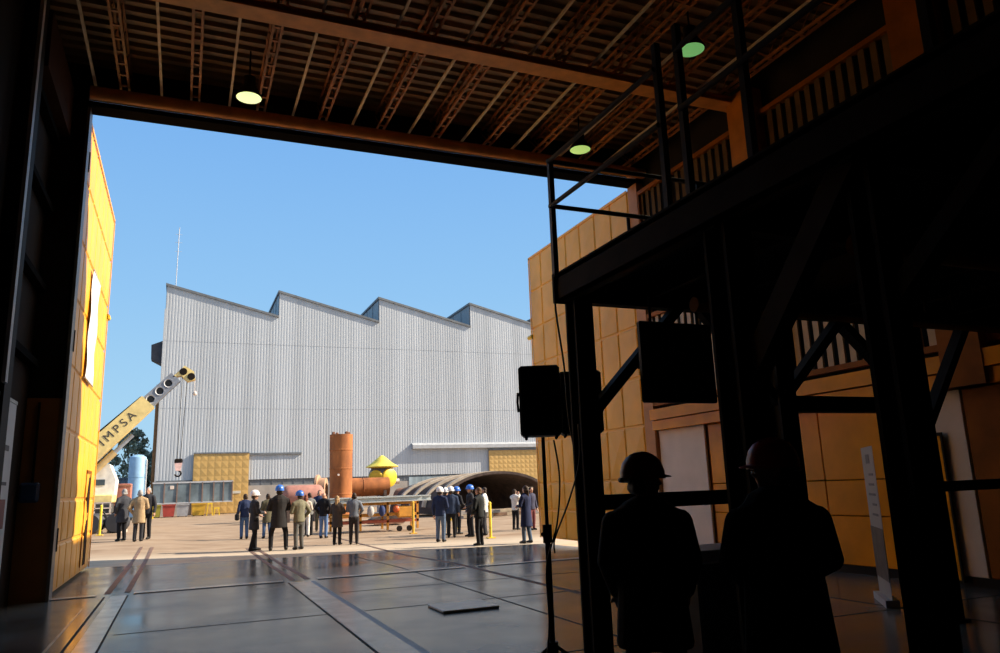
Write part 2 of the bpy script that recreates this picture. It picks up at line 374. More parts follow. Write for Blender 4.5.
while x < 10.5:
    mb = MB()
    for dx in (-.075, .075): mb.box(x + dx - .022, x + dx + .022, -20, 15.36, 9.57, 9.62)
    for dx in (-.075, .075): mb.box(x + dx - .022, x + dx + .022, -20, 15.36, 9.98, 10.02)
    y = -19.8; k = 0
    while y < 15.2:
        mb.box(x - .09, x + .09, y, y + .06, 9.575, 9.60)
        for dx in (-.075, .075): mb.bar((x + dx, y, 9.6 if k % 2 else 10.0), (x + dx, y + .42, 10.0 if k % 2 else 9.6), .011, .016)
        y += .42; k += 1
    struct('roof_joist', mb, ROOFOR, 'lattice roof joist of orange steel running to the gate lintel')
    xr = x + .66
    if xr < 10.4:
        mb = MB(); mb.bar((xr, -20, 9.60), (xr, 15.36, 9.60), .045, .05); struct('roof_rod', mb, PALEROD, 'thin pale rod between two roof joists')
    x += 1.285
mb = MB(); mb.bar((-1.93, -20, 9.60), (-1.93, 15.36, 9.60), .045, .05); struct('roof_rod', mb, PALEROD)

# high bay lamps
LCOL = [((.90, 1.0, .50), 1.0), ((.50, .75, .20), .75), ((.16, .42, .13), .8)]
for i, (x, y, lb) in enumerate(((.82, 13.7, 'lit high bay lamp with pale yellow lens over the sunlit gate leaf'), (7.92, 13.7, 'lit lamp hanging by the lintel above the platform railing corner'), (7.86, 9.54, 'dim green lamp hanging above the railing posts'))):
    t = thing('bay_lamp', lb, 'ceiling lamp', (x, y, 9.0), 0, 'high bay lamps under the roof')
    k = MB(); k.lathe([(.235, 0), (.245, .02), (.20, .10), (.14, .20), (.11, .26), (.11, .42), (.05, .46)], n=24); k.build('lamp_shade', DARKST, t, world=False)
    k = MB(); k.lathe([(0.001, .0), (.12, .0), (.225, .004)][::-1], (0, 0, -.006), n=24); k.lathe([(0.001, -.05), (.10, -.04), (.17, -.02), (.228, 0.0)], n=24); k.build('lens', emit('lamp_lens_glow_%d' % i, *LCOL[i]), t, world=False)
    ld = bpy.data.lights.new('bay_light', 'SPOT'); ld.energy = (60, 45, 25)[i]; ld.color = (1.0, .95, .72); ld.spot_size = 2.3; ld.spot_blend = .6; ld.shadow_soft_size = .18
    lo = bpy.data.objects.new('bay_light', ld); COL.objects.link(lo); lo.parent = t; lo.location = (0, 0, -.06)
    k = MB(); k.path([(0, 0, .44), (0, 0, .98)], .015); k.build('hanger', DARKST, t, world=False)

# ------------------------------------------------------------------ the two gate leaves, swung out square to the wall
def leaf(name, xf, s, label, ph):
    """xf: x of the face towards the opening, s: +1 if that face looks to +x"""
    y0, y1 = 15.8, 22.0; zb, zt = .06, 9.15
    m = MB(); xb = xf - s * .22
    m.box(min(xf - s * .03, xb), max(xf - s * .03, xb), y0, y1, zb, zt)
    o = struct(name, m, ORANGE, label)
    nc, nr = 7, 8; dy = (y1 - y0) / nc; zz = [zb, .9, 1.7, 3.0, 4.2, 5.5, 6.7, 7.95, zt]
    p = MB()
    for i in range(nc):
        for j in range(nr):
            a, b = y0 + i * dy + .025, y0 + (i + 1) * dy - .025; c, d = zz[j] + .02, zz[j + 1] - .02
            e = ph if j in (1, 2) else ph * .4
            hx = xf - s * .028; rim = xf - s * .004
            # pressed sheet: rim, then four facets rising to a centre point
            q = [(hx, a, c), (hx, b, c), (hx, b, d), (hx, a, d), (rim, a + .03, c + .03), (rim, b - .03, c + .03), (rim, b - .03, d - .03), (rim, a + .03, d - .03),
                 (rim + s * e, (a + b) / 2, (c + d) / 2), (rim - s * e * .3, (a + b) / 2, c + .03), (rim - s * e * .3, b - .03, (c + d) / 2), (rim - s * e * .3, (a + b) / 2, d - .03), (rim - s * e * .3, a + .03, (c + d) / 2)]
            F = [(0, 1, 5, 9, 4), (1, 2, 6, 10, 5), (2, 3, 7, 11, 6), (3, 0, 4, 12, 7), (4, 9, 8), (9, 5, 8), (5, 10, 8), (10, 6, 8), (6, 11, 8), (11, 7, 8), (7, 12, 8), (12, 4, 8)]
            p.add(q, F if s < 0 else [f[::-1] for f in F])
    p.build('pressed_panels', ORANGE, o, smooth=0, fix=False)
    k = MB()
    k.box(min(xf, xf + s * .02), max(xf, xf + s * .02), y1 - .05, y1 + .01, zb, zt)
    k.box(min(xf, xf + s * .02), max(xf, xf + s * .02), y0, y1, zt - .06, zt + .01); k.build('edge_frame', ORANGE, o)
    k = MB(); k.path([(xf + s * .0, y1 - .05, 6.45), (xf + s * .0, y1 + .22, 6.45)], .07, 12); k.build('bumper', YEL, o)
    for z in (1.0, 4.6, 8.2):
        k = MB(); k.path([(xf + s * .02, y0 - .02, z - .2), (xf + s * .02, y0 - .02, z + .2)], .05, 10); k.build('hinge', DARKST, o)
    return o
d1 = leaf('door_1', XL, 1, 'tall sunlit orange yellow gate leaf with pressed panels', .022)
k = MB(); k.box(XL + .003, XL + .022, 19.95, 20.02, .2, 2.35); k.box(XL + .003, XL + .022, 20.85, 20.92, .2, 2.35); k.box(XL + .003, XL + .022, 19.95, 20.92, 2.3, 2.36); k.build('wicket_frame', DORANGE, d1)
k = MB(); k.box(XL - .02, XL + .012, 20.55, 20.85, .2, 2.3); k.build('wicket_shade', DARKST, d1)  # dark strip standing for the shadow in the wicket recess
d2 = leaf('door_2', XR, -1, 'tall shaded orange gate leaf standing behind the steel platform', .022)
t = thing('wall_banner', 'white vertical banner hung high on the sunlit orange gate leaf', 'banner', (XL + .05, 18.6, 4.1))
k = MB(); n = 10
for i in range(n):
    z0, z1 = 4.25 + 2.35 * i / n, 4.25 + 2.35 * (i + 1) / n
    q = [(XL + .05 + .015 * math.sin(i * 1.3), 17.95, z0), (XL + .05 + .015 * math.sin(i * 1.3 + 1), 19.3, z0), (XL + .05 + .015 * math.sin(i * 1.3 + 2.3), 19.3, z1), (XL + .05 + .015 * math.sin(i * 1.3 + 1.3), 17.95, z1)]
    k.add(q + [(x - .008, y, z) for x, y, z in q], [(0, 1, 2, 3), (7, 6, 5, 4), (0, 4, 5, 1), (1, 5, 6, 2), (2, 6, 7, 3), (3, 7, 4, 0)])
k.build('cloth', mat('white_banner_cloth', (.70, .74, .80), .8, var=.04), t)
for z in (6.6, 4.22):
    k = MB(); k.path([(XL + .05, 17.9, z), (XL + .05, 19.35, z)], .02); k.build('batten', LGREY, t)

# ------------------------------------------------------------------ steel platform on the right
P = thing('steel_platform', 'black steel platform with columns, braces and railings beside the gate', 'platform', (3.3, 6.4, 0))
def H(mb, x, y, z0, z1, w=.24, up=None):
    """H section column, flanges across x"""
    t = .03; mb.box(x - w / 2, x + w / 2, y - w / 2, y - w / 2 + t, z0, z1); mb.box(x - w / 2, x + w / 2, y + w / 2 - t, y + w / 2, z0, z1); mb.box(x - w * .3, x + w * .3, y - w / 2, y + w / 2, z0, z1)
cols = [(3.55, 6.36), (3.55, 4.12), (3.55, 2.90), (5.98, 6.36), (8.05, 6.36), (5.98, 2.72), (8.05, 2.72), (3.55, -.5), (10.15, 6.36)]
for x, y in cols:
    k = MB(); H(k, x, y, .0, 3.42, .20 if (y > 5 and x < 4) else (.17 if y < 3.5 else .24)); k.box(x - .16, x + .16, y - .16, y + .16, 0, .02); k.build('column', BLACKST, P)
k = MB(); k.box(3.36, 10.25, -2.0, 6.50, 3.66, 3.70); k.build('deck_plate', BLACKST, P)
DECKE = mat('rusty_black_beam', (.012, .007, .005), .7, var=.5, scale=3, spec=.12)
for q in ((3.30, 3.42, -2, 6.5), ):
    k = MB(); k.box(3.36, 3.40, -2, 6.5, 3.42, 3.72); k.box(3.36, 3.5, -2, 6.5, 3.42, 3.45); k.build('edge_beam', DECKE, P)
k = MB(); k.box(3.34, 10.25, 6.46, 6.50, 3.42, 3.72); k.box(3.4, 10.25, 6.38, 6.5, 3.42, 3.45); k.build('edge_beam', DECKE, P)
for y in (4.12, 2.90, 1.0, -.5):
    k = MB(); k.box(3.40, 10.25, y - .05, y + .05, 3.40, 3.66); k.build('cross_beam', BLACKST, P)
for x in (4.4, 5.2, 6.8, 7.6, 8.6, 9.4):
    k = MB(); k.box(x - .03, x + .03, -2, 6.46, 3.5, 3.66); k.build('floor_joist', BLACKST, P)
def brace(p, q, w=.13): k = MB(); k.bar(p, q, w, .10); k.build('brace', BLACKST, P)
brace((3.6, 6.36, 2.28), (4.75, 6.36, 3.44), .12); k = MB(); k.bar((3.55, 4.12, 2.2), (3.5, 2.95, 3.44), .12, .17); k.build('brace', mat('rust_brown_brace', (.022, .011, .007), .7, var=.5, spec=.15), P); brace((3.55, 2.90, 2.5), (3.55, 1.8, 3.44), .12)
brace((5.98, 6.36, 2.45), (7.0, 6.36, 3.42)); brace((8.05, 6.36, 2.45), (6.95, 6.36, 3.42)); brace((8.15, 6.36, 2.15), (9.12, 6.36, 3.46), .14); brace((5.98, 6.36, 2.4), (5.0, 6.36, 3.44), .10)
def rail(p, q, w=.14): k = MB(); k.bar(p, q, w, w); k.build('tie_beam', BLACKST, P)
rail((3.6, 6.36, 1.47), (5.98, 6.36, 1.47)); rail((5.98, 6.36, 2.42), (8.05, 6.36, 2.42), .17); rail((8.05, 6.36, 1.47), (10.2, 6.36, 1.47), .12)
GALV = mat('worn_rail_steel', (.045, .045, .05), .45, var=.4, scale=5, metal=.4)
def post(x, y, z1=5.0): k = MB(); k.bar((x, y, 3.69), (x, y, z1), .052, .052); k.build('rail_post', GALV, P)
post(3.37, 6.47, 4.95)
for y in (4.58, 4.30, 3.62, 2.3, .9): post(3.41, y, 5.15)
for x in (5.2, 7.0, 8.8): post(x, 6.44, 4.9)
for z in (4.43, 4.92):
    k = MB(); k.path([(3.32, 6.44, z), (10.2, 6.44, z)], .024); k.build('handrail', GALV, P)
    k = MB(); k.path([(3.34, 6.44, z), (3.38, 4.58, z)], .024); k.path([(3.38, 4.3, z), (3.38, 3.62, z)], .024); k.path([(3.38, 3.62, z), (3.38, -1.5, z)], .024); k.build('handrail', GALV, P)
# pipes and a tank under the deck
for i, (y, z, r) in enumerate(((5.4, 3.2, .07), (5.1, 3.15, .05), (3.6, 3.2, .08))):
    t = MB(); t.path([(4.2, y, z), (9.9, y, z)], r, 12); t.build('pipe', DORANGE if i != 1 else BLACKST, P)
    for x in (4.6, 7.2, 9.6): k = MB(); k.bar((x, y, z), (x, y, 3.5), .03, .03); k.build('pipe_hanger', BLACKST, P)
t = thing('hanging_screen', 'flat black screen hanging under the platform beside its corner column', 'screen', (4.5, 6.1, 2.4))
k = MB(); k.cbox((4.48, 6.1, 2.79), (.86, .07, .80), .015); k.build('screen_body', BLACKPL, t)
k = MB(); k.box(4.09, 4.87, 6.136, 6.142, 2.43, 3.15); k.build('screen_face', mat('dark_screen_glass', (.006, .006, .008), .15, var=.1), t)
for x in (4.2, 4.76): k = MB(); k.path([(x, 6.1, 3.18), (x, 6.1, 3.5)], .014); k.build('hanger', BLACKST, t)

# ------------------------------------------------------------------ loudspeakers
def cabinet(t, c, d, rz):
    M = Matrix.Rotation(rz, 3, 'Z')
    def put(k, name, m): 
        k.v = [V(c) + M @ p for p in k.v]; return k.build(name, m, t)
    k = MB(); k.cbox((0, 0, 0), d, .025); put(k, 'cabinet', BLACKPL)
    k = MB(); k.cbox((0, d[1] / 2 + .004, 0), (d[0] - .05, .03, d[2] - .06), .012); put(k, 'grille', mat('black_grille', (.014, .014, .014), .6, var=.3, scale=80))
    for sx in (-1, 1): k = MB(); k.path([(sx * (d[0] / 2 + .012), .0, -.09), (sx * (d[0] / 2 + .018), .0, 0), (sx * (d[0] / 2 + .012), .0, .09)], .012); put(k, 'handle', BLACKPL)
    k = MB(); 
    for sx in (-1, 1):
        for sy in (-1, 1): k.cap((sx * (d[0] / 2 - .05), sy * (d[1] / 2 - .06), -d[2] / 2 - .012), (sx * (d[0] / 2 - .05), sy * (d[1] / 2 - .06), -d[2] / 2), .015)
    put(k, 'feet', BLACKPL)
S = thing('speaker_stand', 'black tripod stand carrying the loudspeaker in front of the platform column', 'speaker stand', (3.06, 6.3, 0))
k = MB(); k.path([(3.06, 6.3, .10), (3.06, 6.3, 1.25)], .026, 12); k.path([(3.06, 6.3, 1.2), (3.06, 6.3, 2.08)], .017, 12); k.build('pole', BLACKPL, S)
k = MB(); k.path([(3.06, 6.3, 1.14), (3.06, 6.3, 1.30)], .042, 12); k.build('collar', BLACKPL, S)
k = MB(); k.path([(3.06, 6.3, 1.22), (2.99, 6.26, 1.22)], .018, 8); k.build('knob', BLACKPL, S)
k = MB(); k.path([(3.06, 6.3, .17), (3.06, 6.3, .31)], .05, 12); k.build('hub', BLACKPL, S)
for a in (1.25, 3.35, 5.45):
    e = V((3.06 + .48 * math.cos(a), 6.3 + .48 * math.sin(a), .022)); k = MB(); k.path([(3.06, 6.3, .29), e], .016, 8); o = k.build('leg', BLACKPL, S)
    b = MB(); b.cap(e, e - V((0, 0, .001)), .022); b.build('rubber_foot', BLACKPL, o)
L = thing('loudspeaker', 'black loudspeaker on the tripod stand in front of the sunlit yard', 'loudspeaker', (3.06, 6.3, 2.09))
cabinet(L, (3.045, 6.3, 2.41), (.38, .34, .64), -.44)
L = thing('loudspeaker', 'second black loudspeaker half hidden behind the platform corner column', 'loudspeaker', (3.74, 6.85, 2.15))
cabinet(L, (3.80, 6.90, 2.47), (.44, .34, .64), -.44)
k = MB(); k.bar((3.62, 6.50, 2.4), (3.72, 6.74, 2.4), .06, .06); k.build('bracket', BLACKPL, L)
def cable(label, pts, r=.008):
    cu = []
    for i in range(len(pts) - 1):
        p0, p1, p2, p3 = [V(pts[max(0, min(len(pts) - 1, j))]) for j in (i - 1, i, i + 1, i + 2)]
        for s in range(6):
            t = s / 6; cu.append(.5 * ((2 * p1) + (p2 - p0) * t + (2 * p0 - 5 * p1 + 4 * p2 - p3) * t * t + (3 * p1 - p0 - 3 * p2 + p3) * t ** 3))
    cu.append(V(pts[-1])); k = MB(); k.path(cu, r, 6); tag(k.build('speaker_cable', BLACKPL), label, 'cable')
cable('black cable sagging from the platform column to the speaker stand', [(3.43, 6.28, 2.2), (3.42, 6.29, 1.85), (3.30, 6.31, 1.5), (3.13, 6.29, 1.18), (3.115, 6.28, 1.05)])
cable('black cable hanging down beside the pole of the speaker stand', [(3.12, 6.2, 2.05), (3.16, 6.2, 1.7), (3.12, 6.22, 1.3), (3.0, 6.22, .95), (3.0, 6.22, .5), (2.9, 6.1, .2), (2.8, 6.0, .012), (3.2, 5.6, .012)])
cable('thin black cable hanging from the deck corner beside the platform column', [(3.37, 6.52, 3.6), (3.385, 6.53, 3.3), (3.44, 6.53, 2.8), (3.46, 6.53, 2.3), (3.5, 6.53, 2.0)], .010)

# ------------------------------------------------------------------ other things in the hall
t = thing('lectern', 'grey lectern with a pale top between the two people in hard hats', 'lectern', (4.0, 5.25, 0))
k = MB(); k.cbox((4.0, 5.25, .52), (.55, .42, 1.0), .02); k.build('body', mat('dark_grey_board', (.10, .105, .115), .5, var=.15), t)
k = MB(); k.cbox((4.0, 5.22, 1.06), (.66, .52, .10), .015); k.build('top', mat('pale_grey_top', (.62, .66, .72), .35, var=.1), t)
k = MB(); k.box(3.69, 4.31, 4.98, 5.0, .04, .12); k.build('plinth', BLACKPL, t)

t = thing('floor_plate', 'loose rectangular brown board lying on the grey floor', 'board', (3.75, 10.55, 0))
k = MB(); k.cbox((3.75, 10.55, .018), (.82, .72, .034), .008); k.build('board', mat('brown_board', (.46, .38, .27), .28, var=.15, scale=5, spec=.7), t)
k = MB(); 
for sx in (-1, 1): k.box(3.75 + sx * .22 - .02, 3.75 + sx * .22 + .02, 10.2, 10.9, .0, .004)
k.build('runner', DARKJ, t)

t = thing('rollup_banner', 'white roll-up banner with a dark picture at its foot by the orange wall', 'banner', (8.52, 7.58, 0), 0)
a, b = V((8.24, 7.24, 0)), V((8.80, 7.92, 0)); d = (b - a).normalized(); nn = V((d.y, -d.x, 0))
if nn.x > 0: nn = -nn
def sheet(z0, z1, o=0, i0=0., i1=1.): 
    k = MB(); p, q = a.lerp(b, i0) + nn * o, a.lerp(b, i1) + nn * o; tt = nn * .004
    k.add([p + V((0, 0, z0)), q + V((0, 0, z0)), q + V((0, 0, z1)), p + V((0, 0, z1)), p - tt + V((0, 0, z0)), q - tt + V((0, 0, z0)), q - tt + V((0, 0, z1)), p - tt + V((0, 0, z1))], [(3, 2, 1, 0), (4, 5, 6, 7), (0, 1, 5, 4), (1, 2, 6, 5), (2, 3, 7, 6), (3, 0, 4, 7)]); return k
sheet(.08, 2.0).build('sheet', mat('banner_white', (.34, .32, .30), .5, var=.04), t)
sheet(.30, .95, .005).build('picture', mat('banner_picture', (.06, .05, .04), .5, var=.8, scale=6), t)
for i in range(5): sheet(1.62 - i * .13, 1.65 - i * .13, .005, .2, .55 + .1 * (i % 3)).build('print_line', mat('banner_ink', (.10, .10, .11), .5), t)
sheet(1.78, 1.9, .005, .35, .65).build('print_mark', mat('banner_ink', (.10, .10, .11)), t)
k = MB(); k.bar(a + V((0, 0, .045)), b + V((0, 0, .045)), .16, .09); k.build('base', LGREY, t)
k = MB(); k.path([(a + b) / 2 - nn * .03 + V((0, 0, .06)), (a + b) / 2 - nn * .03 + V((0, 0, 2.0))], .012); k.build('pole', BLACKPL, t)

t = thing('display_board', 'white display board standing along the dark wall', 'board', (-2.4, 11.5, 0))
k = MB(); k.cbox((-2.46, 11.2, 1.6), (.10, 4.7, 3.16), .012); k.build('panel', mat('board_white', (.52, .56, .62), .5, var=.05), t)
k = MB(); k.box(-2.42, -2.40, 8.85, 13.55, 3.14, 3.19); k.build('top_rail', LGREY, t)
k = MB(); k.box(-2.41, -2.402, 12.7, 13.25, 2.42, 2.5); k.box(-2.41, -2.402, 12.6, 13.3, 1.92, 1.97); k.build('print_line', mat('board_ink', (.06, .06, .08)), t)
k = MB(); k.box(-2.41, -2.402, 12.5, 13.35, 1.3, 1.72); k.build('print_picture', mat('board_red', (.20, .035, .03)), t)
t = thing('switch_box', 'blue electric switch box on the brown orange wall beside the gate', 'electric box', (-2.42, 15.4, 1.7))
k = MB(); k.cbox((-2.42, 15.35, 1.83), (.30, .16, .34), .03); k.build('box', mat('blue_box_paint', (.02, .05, .13), .4), t)
k = MB(); k.cbox((-2.42, 15.265, 1.83), (.24, .02, .27), .008); k.build('lid', mat('blue_box_lid', (.03, .07, .17), .35), t)
k = MB(); k.path([(-2.40, 15.42, 1.95), (-2.40, 15.42, 3.4)], .02); k.build('conduit', DARKST, t)

# ------------------------------------------------------------------ factory building across the yard
YF = 80.0
B = thing('factory_building', 'long grey corrugated factory with four sawtooth roofs across the yard', 'building', (20, YF, 0))
RID = [-2.3, 8.62, 19.36, 30.15, 40.9]; ZR, ZV = 22.58, 19.85
def ztop(x):
    i = max(j for j in range(5) if RID[j] <= x + 1e-6); e = RID[i + 1] if i < 4 else 51.6
    return ZR - (ZR - ZV) * (x - RID[i]) / (e - RID[i])
k = MB(); tiers = [(3.2, 10.3), (10.26, 17.0), (16.96, None)]
bounds = [-2.3] + RID[1:] + [49.0]
for ti, (z0, z1) in enumerate(tiers):
    y = YF - .012 * ti
    for a, b in zip(bounds[:-1], bounds[1:]):
        nn_ = int((b - a) / .28); st = (b - a) / nn_
        pts = []
        for i in range(nn_):
            x = a + i * st; pts += [(x, 0), (x + st * .50, 0), (x + st * .65, .011), (x + st * .85, .011)]
        pts.append((b - 1e-4, 0))
        vs = []
        for x, dy in pts: vs += [(x, y + dy, z0), (x, y + dy, z1 if z1 else ztop(min(x, b - 1e-3)))]
        k.add(vs, [(2 * i, 2 * i + 2, 2 * i + 3, 2 * i + 1) for i in range(len(pts) - 1)])
k.build('front_wall', CLAD, B, smooth=0)
k = MB(); k.box(-2.3, 49, YF + .12, YF + .3, 2.6, 19.8); k.box(-2.3, -2.0, YF + .1, 150, 2.6, 20.2); k.build('wall_core', CLADD, B)
for i, a in enumerate(bounds[:-1]):
    b = bounds[i + 1]; zb = ztop(b - 1e-3)
    k = MB(); k.prism([(a - .12, ZR + .02), (b - .02, zb + .02), (b - .02, zb + .24), (a - .12, ZR + .26)], (0, 70, 0), (0, YF - .18, 0)); k.build('sawtooth_roof', CLADD, B, fix=True)
    k = MB(); zl = 19.85; k.box(a, a + .08, YF + .1, 150, zl, ZR)
    for j in range(24): k.box(a - .04, a, YF + .2 + 2.9 * j, YF + .3 + 2.9 * j, zl, ZR)
    k.build('roof_light', mat('roof_light_sheet', (.17, .19, .21), .4, var=.2), B)
k = MB(); k.box(-2.2, 49, YF + .02, YF + .35, -.1, 2.62); k.build('plinth_wall', CONC, B)
k = MB(); k.box(-2.2, 49, YF + .14, YF + .2, 2.6, 3.22); k.build('window_strip', mat('black_strip_glazing', (.012, .014, .016), .5, var=.4, scale=.6, spec=.1), B)
k = MB()
for x in [6.3 + 1.05 * i for i in range(40)]: k.box(x, x + .06, YF + .08, YF + .16, 2.6, 3.22)
k.build('mullions', CLADD, B)
k = MB(); k.box(22.6, 30.5, YF - .02, YF + .04, 2.1, 3.0); k.build('plinth_windows', mat('pale_window', (.30, .36, .38), .2, var=.5, scale=1.2, stretch=(1, 1, .1)), B)
k = MB(); k.box(-2.3, .95, YF - .06, YF, 3.12, 3.32); k.build('drip_trim', CLADD, B)
# track hoods and tan gate leaves
k = MB(); k.box(6.1, 11.2, YF - .16, YF, 5.62, 5.82); k.build('gate_hood', CLADD, B)
k = MB(); k.prism([(0, 6.0), (-.52, 6.0), (-.52, 6.38), (0, 6.62)], (16.5, 0, 0), (22.95, YF, 0), (V((0, 1, 0)), V((0, 0, 1)))); k.build('gate_hood', mat('pale_grey_hood', (.40, .41, .42), .6, var=.12), B, fix=True)
def tangate(x0, x1, z0, z1, nx, nz, nm):
    k = MB(); k.box(x0, x1, YF - .20, YF - .08, z0, z1); o = k.build(nm, TAN, B); p = MB()
    for i in range(nx):
        for j in range(nz):
            a, b = x0 + (x1 - x0) * i / nx + .02, x0 + (x1 - x0) * (i + 1) / nx - .02; c, d = z0 + (z1 - z0) * j / nz + .02, z0 + (z1 - z0) * (j + 1) / nz - .02
            y = YF - .205; p.add([(a, y, c), (b, y, c), (b, y, d), (a, y, d), ((a + b) / 2, y - .022, (c + d) / 2)], [(0, 1, 4), (1, 2, 4), (2, 3, 4), (3, 0, 4)])
    p.build('pressed_panels', TAN, o, smooth=0)
    k = MB(); k.box(x0, x1, YF - .3, YF - .06, z1, z1 + .12); k.build('track', CLADD, o)
tangate(.95, 6.1, .05, 5.8, 8, 8, 'tan_gate'); tangate(31.9, 38.5, .05, 5.7, 12, 11, 'tan_gate')
k = MB(); k.box(4.2, 5.4, YF - .26, YF - .21, 1.9, 2.15); k.build('small_sign', mat('pale_sign', (.6, .55, .45)), B)
k = MB(); k.box(-2.75, -2.32, YF + .3, YF + .8, 0, 12.6); k.build('brown_pier', mat('brown_pier', (.25, .13, .05), .8), B)
k = MB(); k.prism([(0, 14.6), (-1.1, 15.2), (-1.15, 16.6), (0, 17.1)], (0, 1.6, 0), (-2.3, YF + .6, 0)); k.build('vent_hood', mat('vent_dark', (.05, .05, .06), .6), B, fix=True)
k = MB(); k.box(-2.42, -2.28, YF - .05, YF + .1, 3.2, 20.2); k.build('corner_flashing', CLAD, B)
t = thing('antenna_mast', 'thin pale antenna mast standing on the factory roof above its end wall', 'antenna', (-1.6, 84, 22.7))
k = MB(); k.path([(-1.6, 84, 22.72), (-1.55, 84, 30.2)], .045, 6); k.build('pole', LGREY, t)
for z in (27.5, 28.5, 29.4): k = MB(); k.path([(-1.9, 84, z), (-1.2, 84, z)], .02, 5); k.build('crossarm', LGREY, t)

# ------------------------------------------------------------------ glazed cabin row and skips at the foot of the factory
t = thing('glazed_cabin', 'long low glazed cabin resting on coloured bins before the factory', 'cabin', (1, 75.5, 1.2))
k = MB(); k.box(-2.35, 4.35, 75.0, 76.8, 1.16, 1.24); k.box(-2.35, 4.35, 75.0, 76.8, 2.98, 3.1); k.box(-2.35, 4.35, 76.7, 76.8, 1.24, 3.0); k.build('shell', CLADD, t)
k = MB(); k.box(-2.4, 4.4, 74.95, 75.02, 2.95, 3.08); k.box(-2.4, 4.4, 74.95, 75.02, 1.16, 1.27); k.build('rails', LGREY, t)
xs_ = [-2.38, -1.42, -.36, .72, 1.76, 2.72, 3.56, 4.33]
for a, b in zip(xs_[:-1], xs_[1:]):
    k = MB(); k.box(a + .05, b - .05, 75.0, 75.015, 1.27, 2.95); k.build('glass_pane', mat('cabin_glass', (.16, .20, .22), .12, var=.35, scale=.9), t)
    k = MB(); k.box(b - .05, b + .05, 74.94, 75.04, 1.24, 3.0); k.build('mullion', mat('brown_mullion', (.20, .13, .10), .6), t)
k = MB(); k.box(-.95, -.62, 74.96, 74.985, 2.45, 2.75); k.build('paper_sheet', WHITEP, t)
def skip(x0, x1, z1, m, label, y0=74.95):
    t = thing('skip_bin', label, 'skip bin', ((x0 + x1) / 2, y0 + .8, 0), 0, 'bins under the glazed cabin')
    k = MB(); d = .10 * (x1 - x0)
    k.add([(x0 + d, y0 + .1, .06), (x1 - d, y0 + .1, .06), (x1 - d, y0 + 1.5, .06), (x0 + d, y0 + 1.5, .06), (x0, y0, z1), (x1, y0, z1), (x1, y0 + 1.6, z1), (x0, y0 + 1.6, z1)], [(3, 2, 1, 0), (0, 1, 5, 4), (1, 2, 6, 5), (2, 3, 7, 6), (3, 0, 4, 7), (4, 5, 6, 7)])
    k.build('body', m, t)
    k = MB(); k.box(x0 - .03, x1 + .03, y0 - .04, y0 + .02, z1 - .1, z1); k.build('rim', m, t)
    for x in (x0 + d + .1, x1 - d - .1): k = MB(); k.box(x - .06, x + .06, y0 + .15, y0 + 1.4, 0, .07); k.build('foot', DARKST, t)
skip(-2.3, -1.62, 1.12, mat('olive_bin', (.30, .26, .03), .6), 'olive green bin at the end of the glazed cabin')
skip(-1.5, -.42, 1.12, mat('red_bin', (.38, .05, .035), .6), 'red bin under the glazed cabin')
skip(-.35, .72, 1.12, mat('grey_bin', (.34, .34, .35), .6), 'light grey bin beside the red bin')
skip(.92, 2.12, 1.12, mat('amber_bin', (.62, .36, .03), .6), 'amber bin beside the light grey bin')
for i, x in enumerate((2.45, 3.05)):
    t = thing('yellow_stand', ('taller yellow steel stand beside the amber bin', 'shorter yellow steel stand before the tan factory gate')[i], 'stand', (x, 74.6, 0), 0, 'yellow stands by the cabin')
    h = (1.12, .7)[i]
    k = MB(); k.box(x - .22, x + .22, 74.4, 74.8, h - .1, h); k.build('top', YEL, t)
    for sx in (-1, 1):
        for y in (74.42, 74.76): k = MB(); k.bar((x + sx * .24, y, 0), (x + sx * .16, y, h - .1), .07); k.build('leg', YEL, t)

# ------------------------------------------------------------------ mobile crane, left of the yard
YC = 45.0
C = thing('mobile_crane', 'yellow mobile crane with its lattice-holed boom raised and hook hanging', 'crane', (-7.5, YC, 0))
bd = V((-.35 + 4.31, 0, 8.42 - 4.22)).normalized(); bn = V((-bd.z, 0, bd.x)); tip = V((-.42, YC, 8.38))
def boomseg(s0, s1, h0, h1, w, m, nm, par=C):
    k = MB(); p, q = tip - bd * s0, tip - bd * s1
    vs = []
    for c, h in ((q, h1), (p, h0)):
        vs += [c + bn * (j * h / 2) + V((0, i * w / 2, 0)) for i, j in ((-1, -1), (1, -1), (1, 1), (-1, 1))]
    k.add(vs, [(0, 1, 2, 3), (7, 6, 5, 4), (0, 4, 5, 1), (1, 5, 6, 2), (2, 6, 7, 3), (3, 7, 4, 0)]); return k.build(nm, m, par, fix=True)
boomseg(2.15, 9.6, .86, 1.12, .8, CRYEL, 'boom_base')
o = boomseg(.25, 2.3, .66, .70, .6, STEELG, 'boom_extension')
Mh = Matrix(((bd.x, bn.x, 0), (0, 0, -1), (bd.z, bn.z, 0)))
for s in (.75, 1.35, 1.98):
    k = MB(); c = tip - bd * s + V((0, -.30, 0)); k.lathe([(.19, 0), (.235, .03), (.235, -.02)], c, Mh, 20, True); k.build('hole_ring', LGREY, o)
    k = MB(); k.lathe([(.0001, .004), (.185, .004), (.185, -.02)], c, Mh, 20); k.build('hole', BLACKPL, o)
k = MB(); k.prism([(-.35, -.2), (.25, .45), (.75, .15), (.85, -.30), (.45, -.42), (.1, -.1)], (0, .6, 0), tip - V((0, .3, 0))); hd = k.build('boom_head', CRYEL, C, fix=True)
for dx, dz in ((.62, -.15), (.2, .12)): k = MB(); k.path([tip + V((dx, -.34, dz)), tip + V((dx, .34, dz))], .2, 16); k.build('sheave', DARKST, hd)
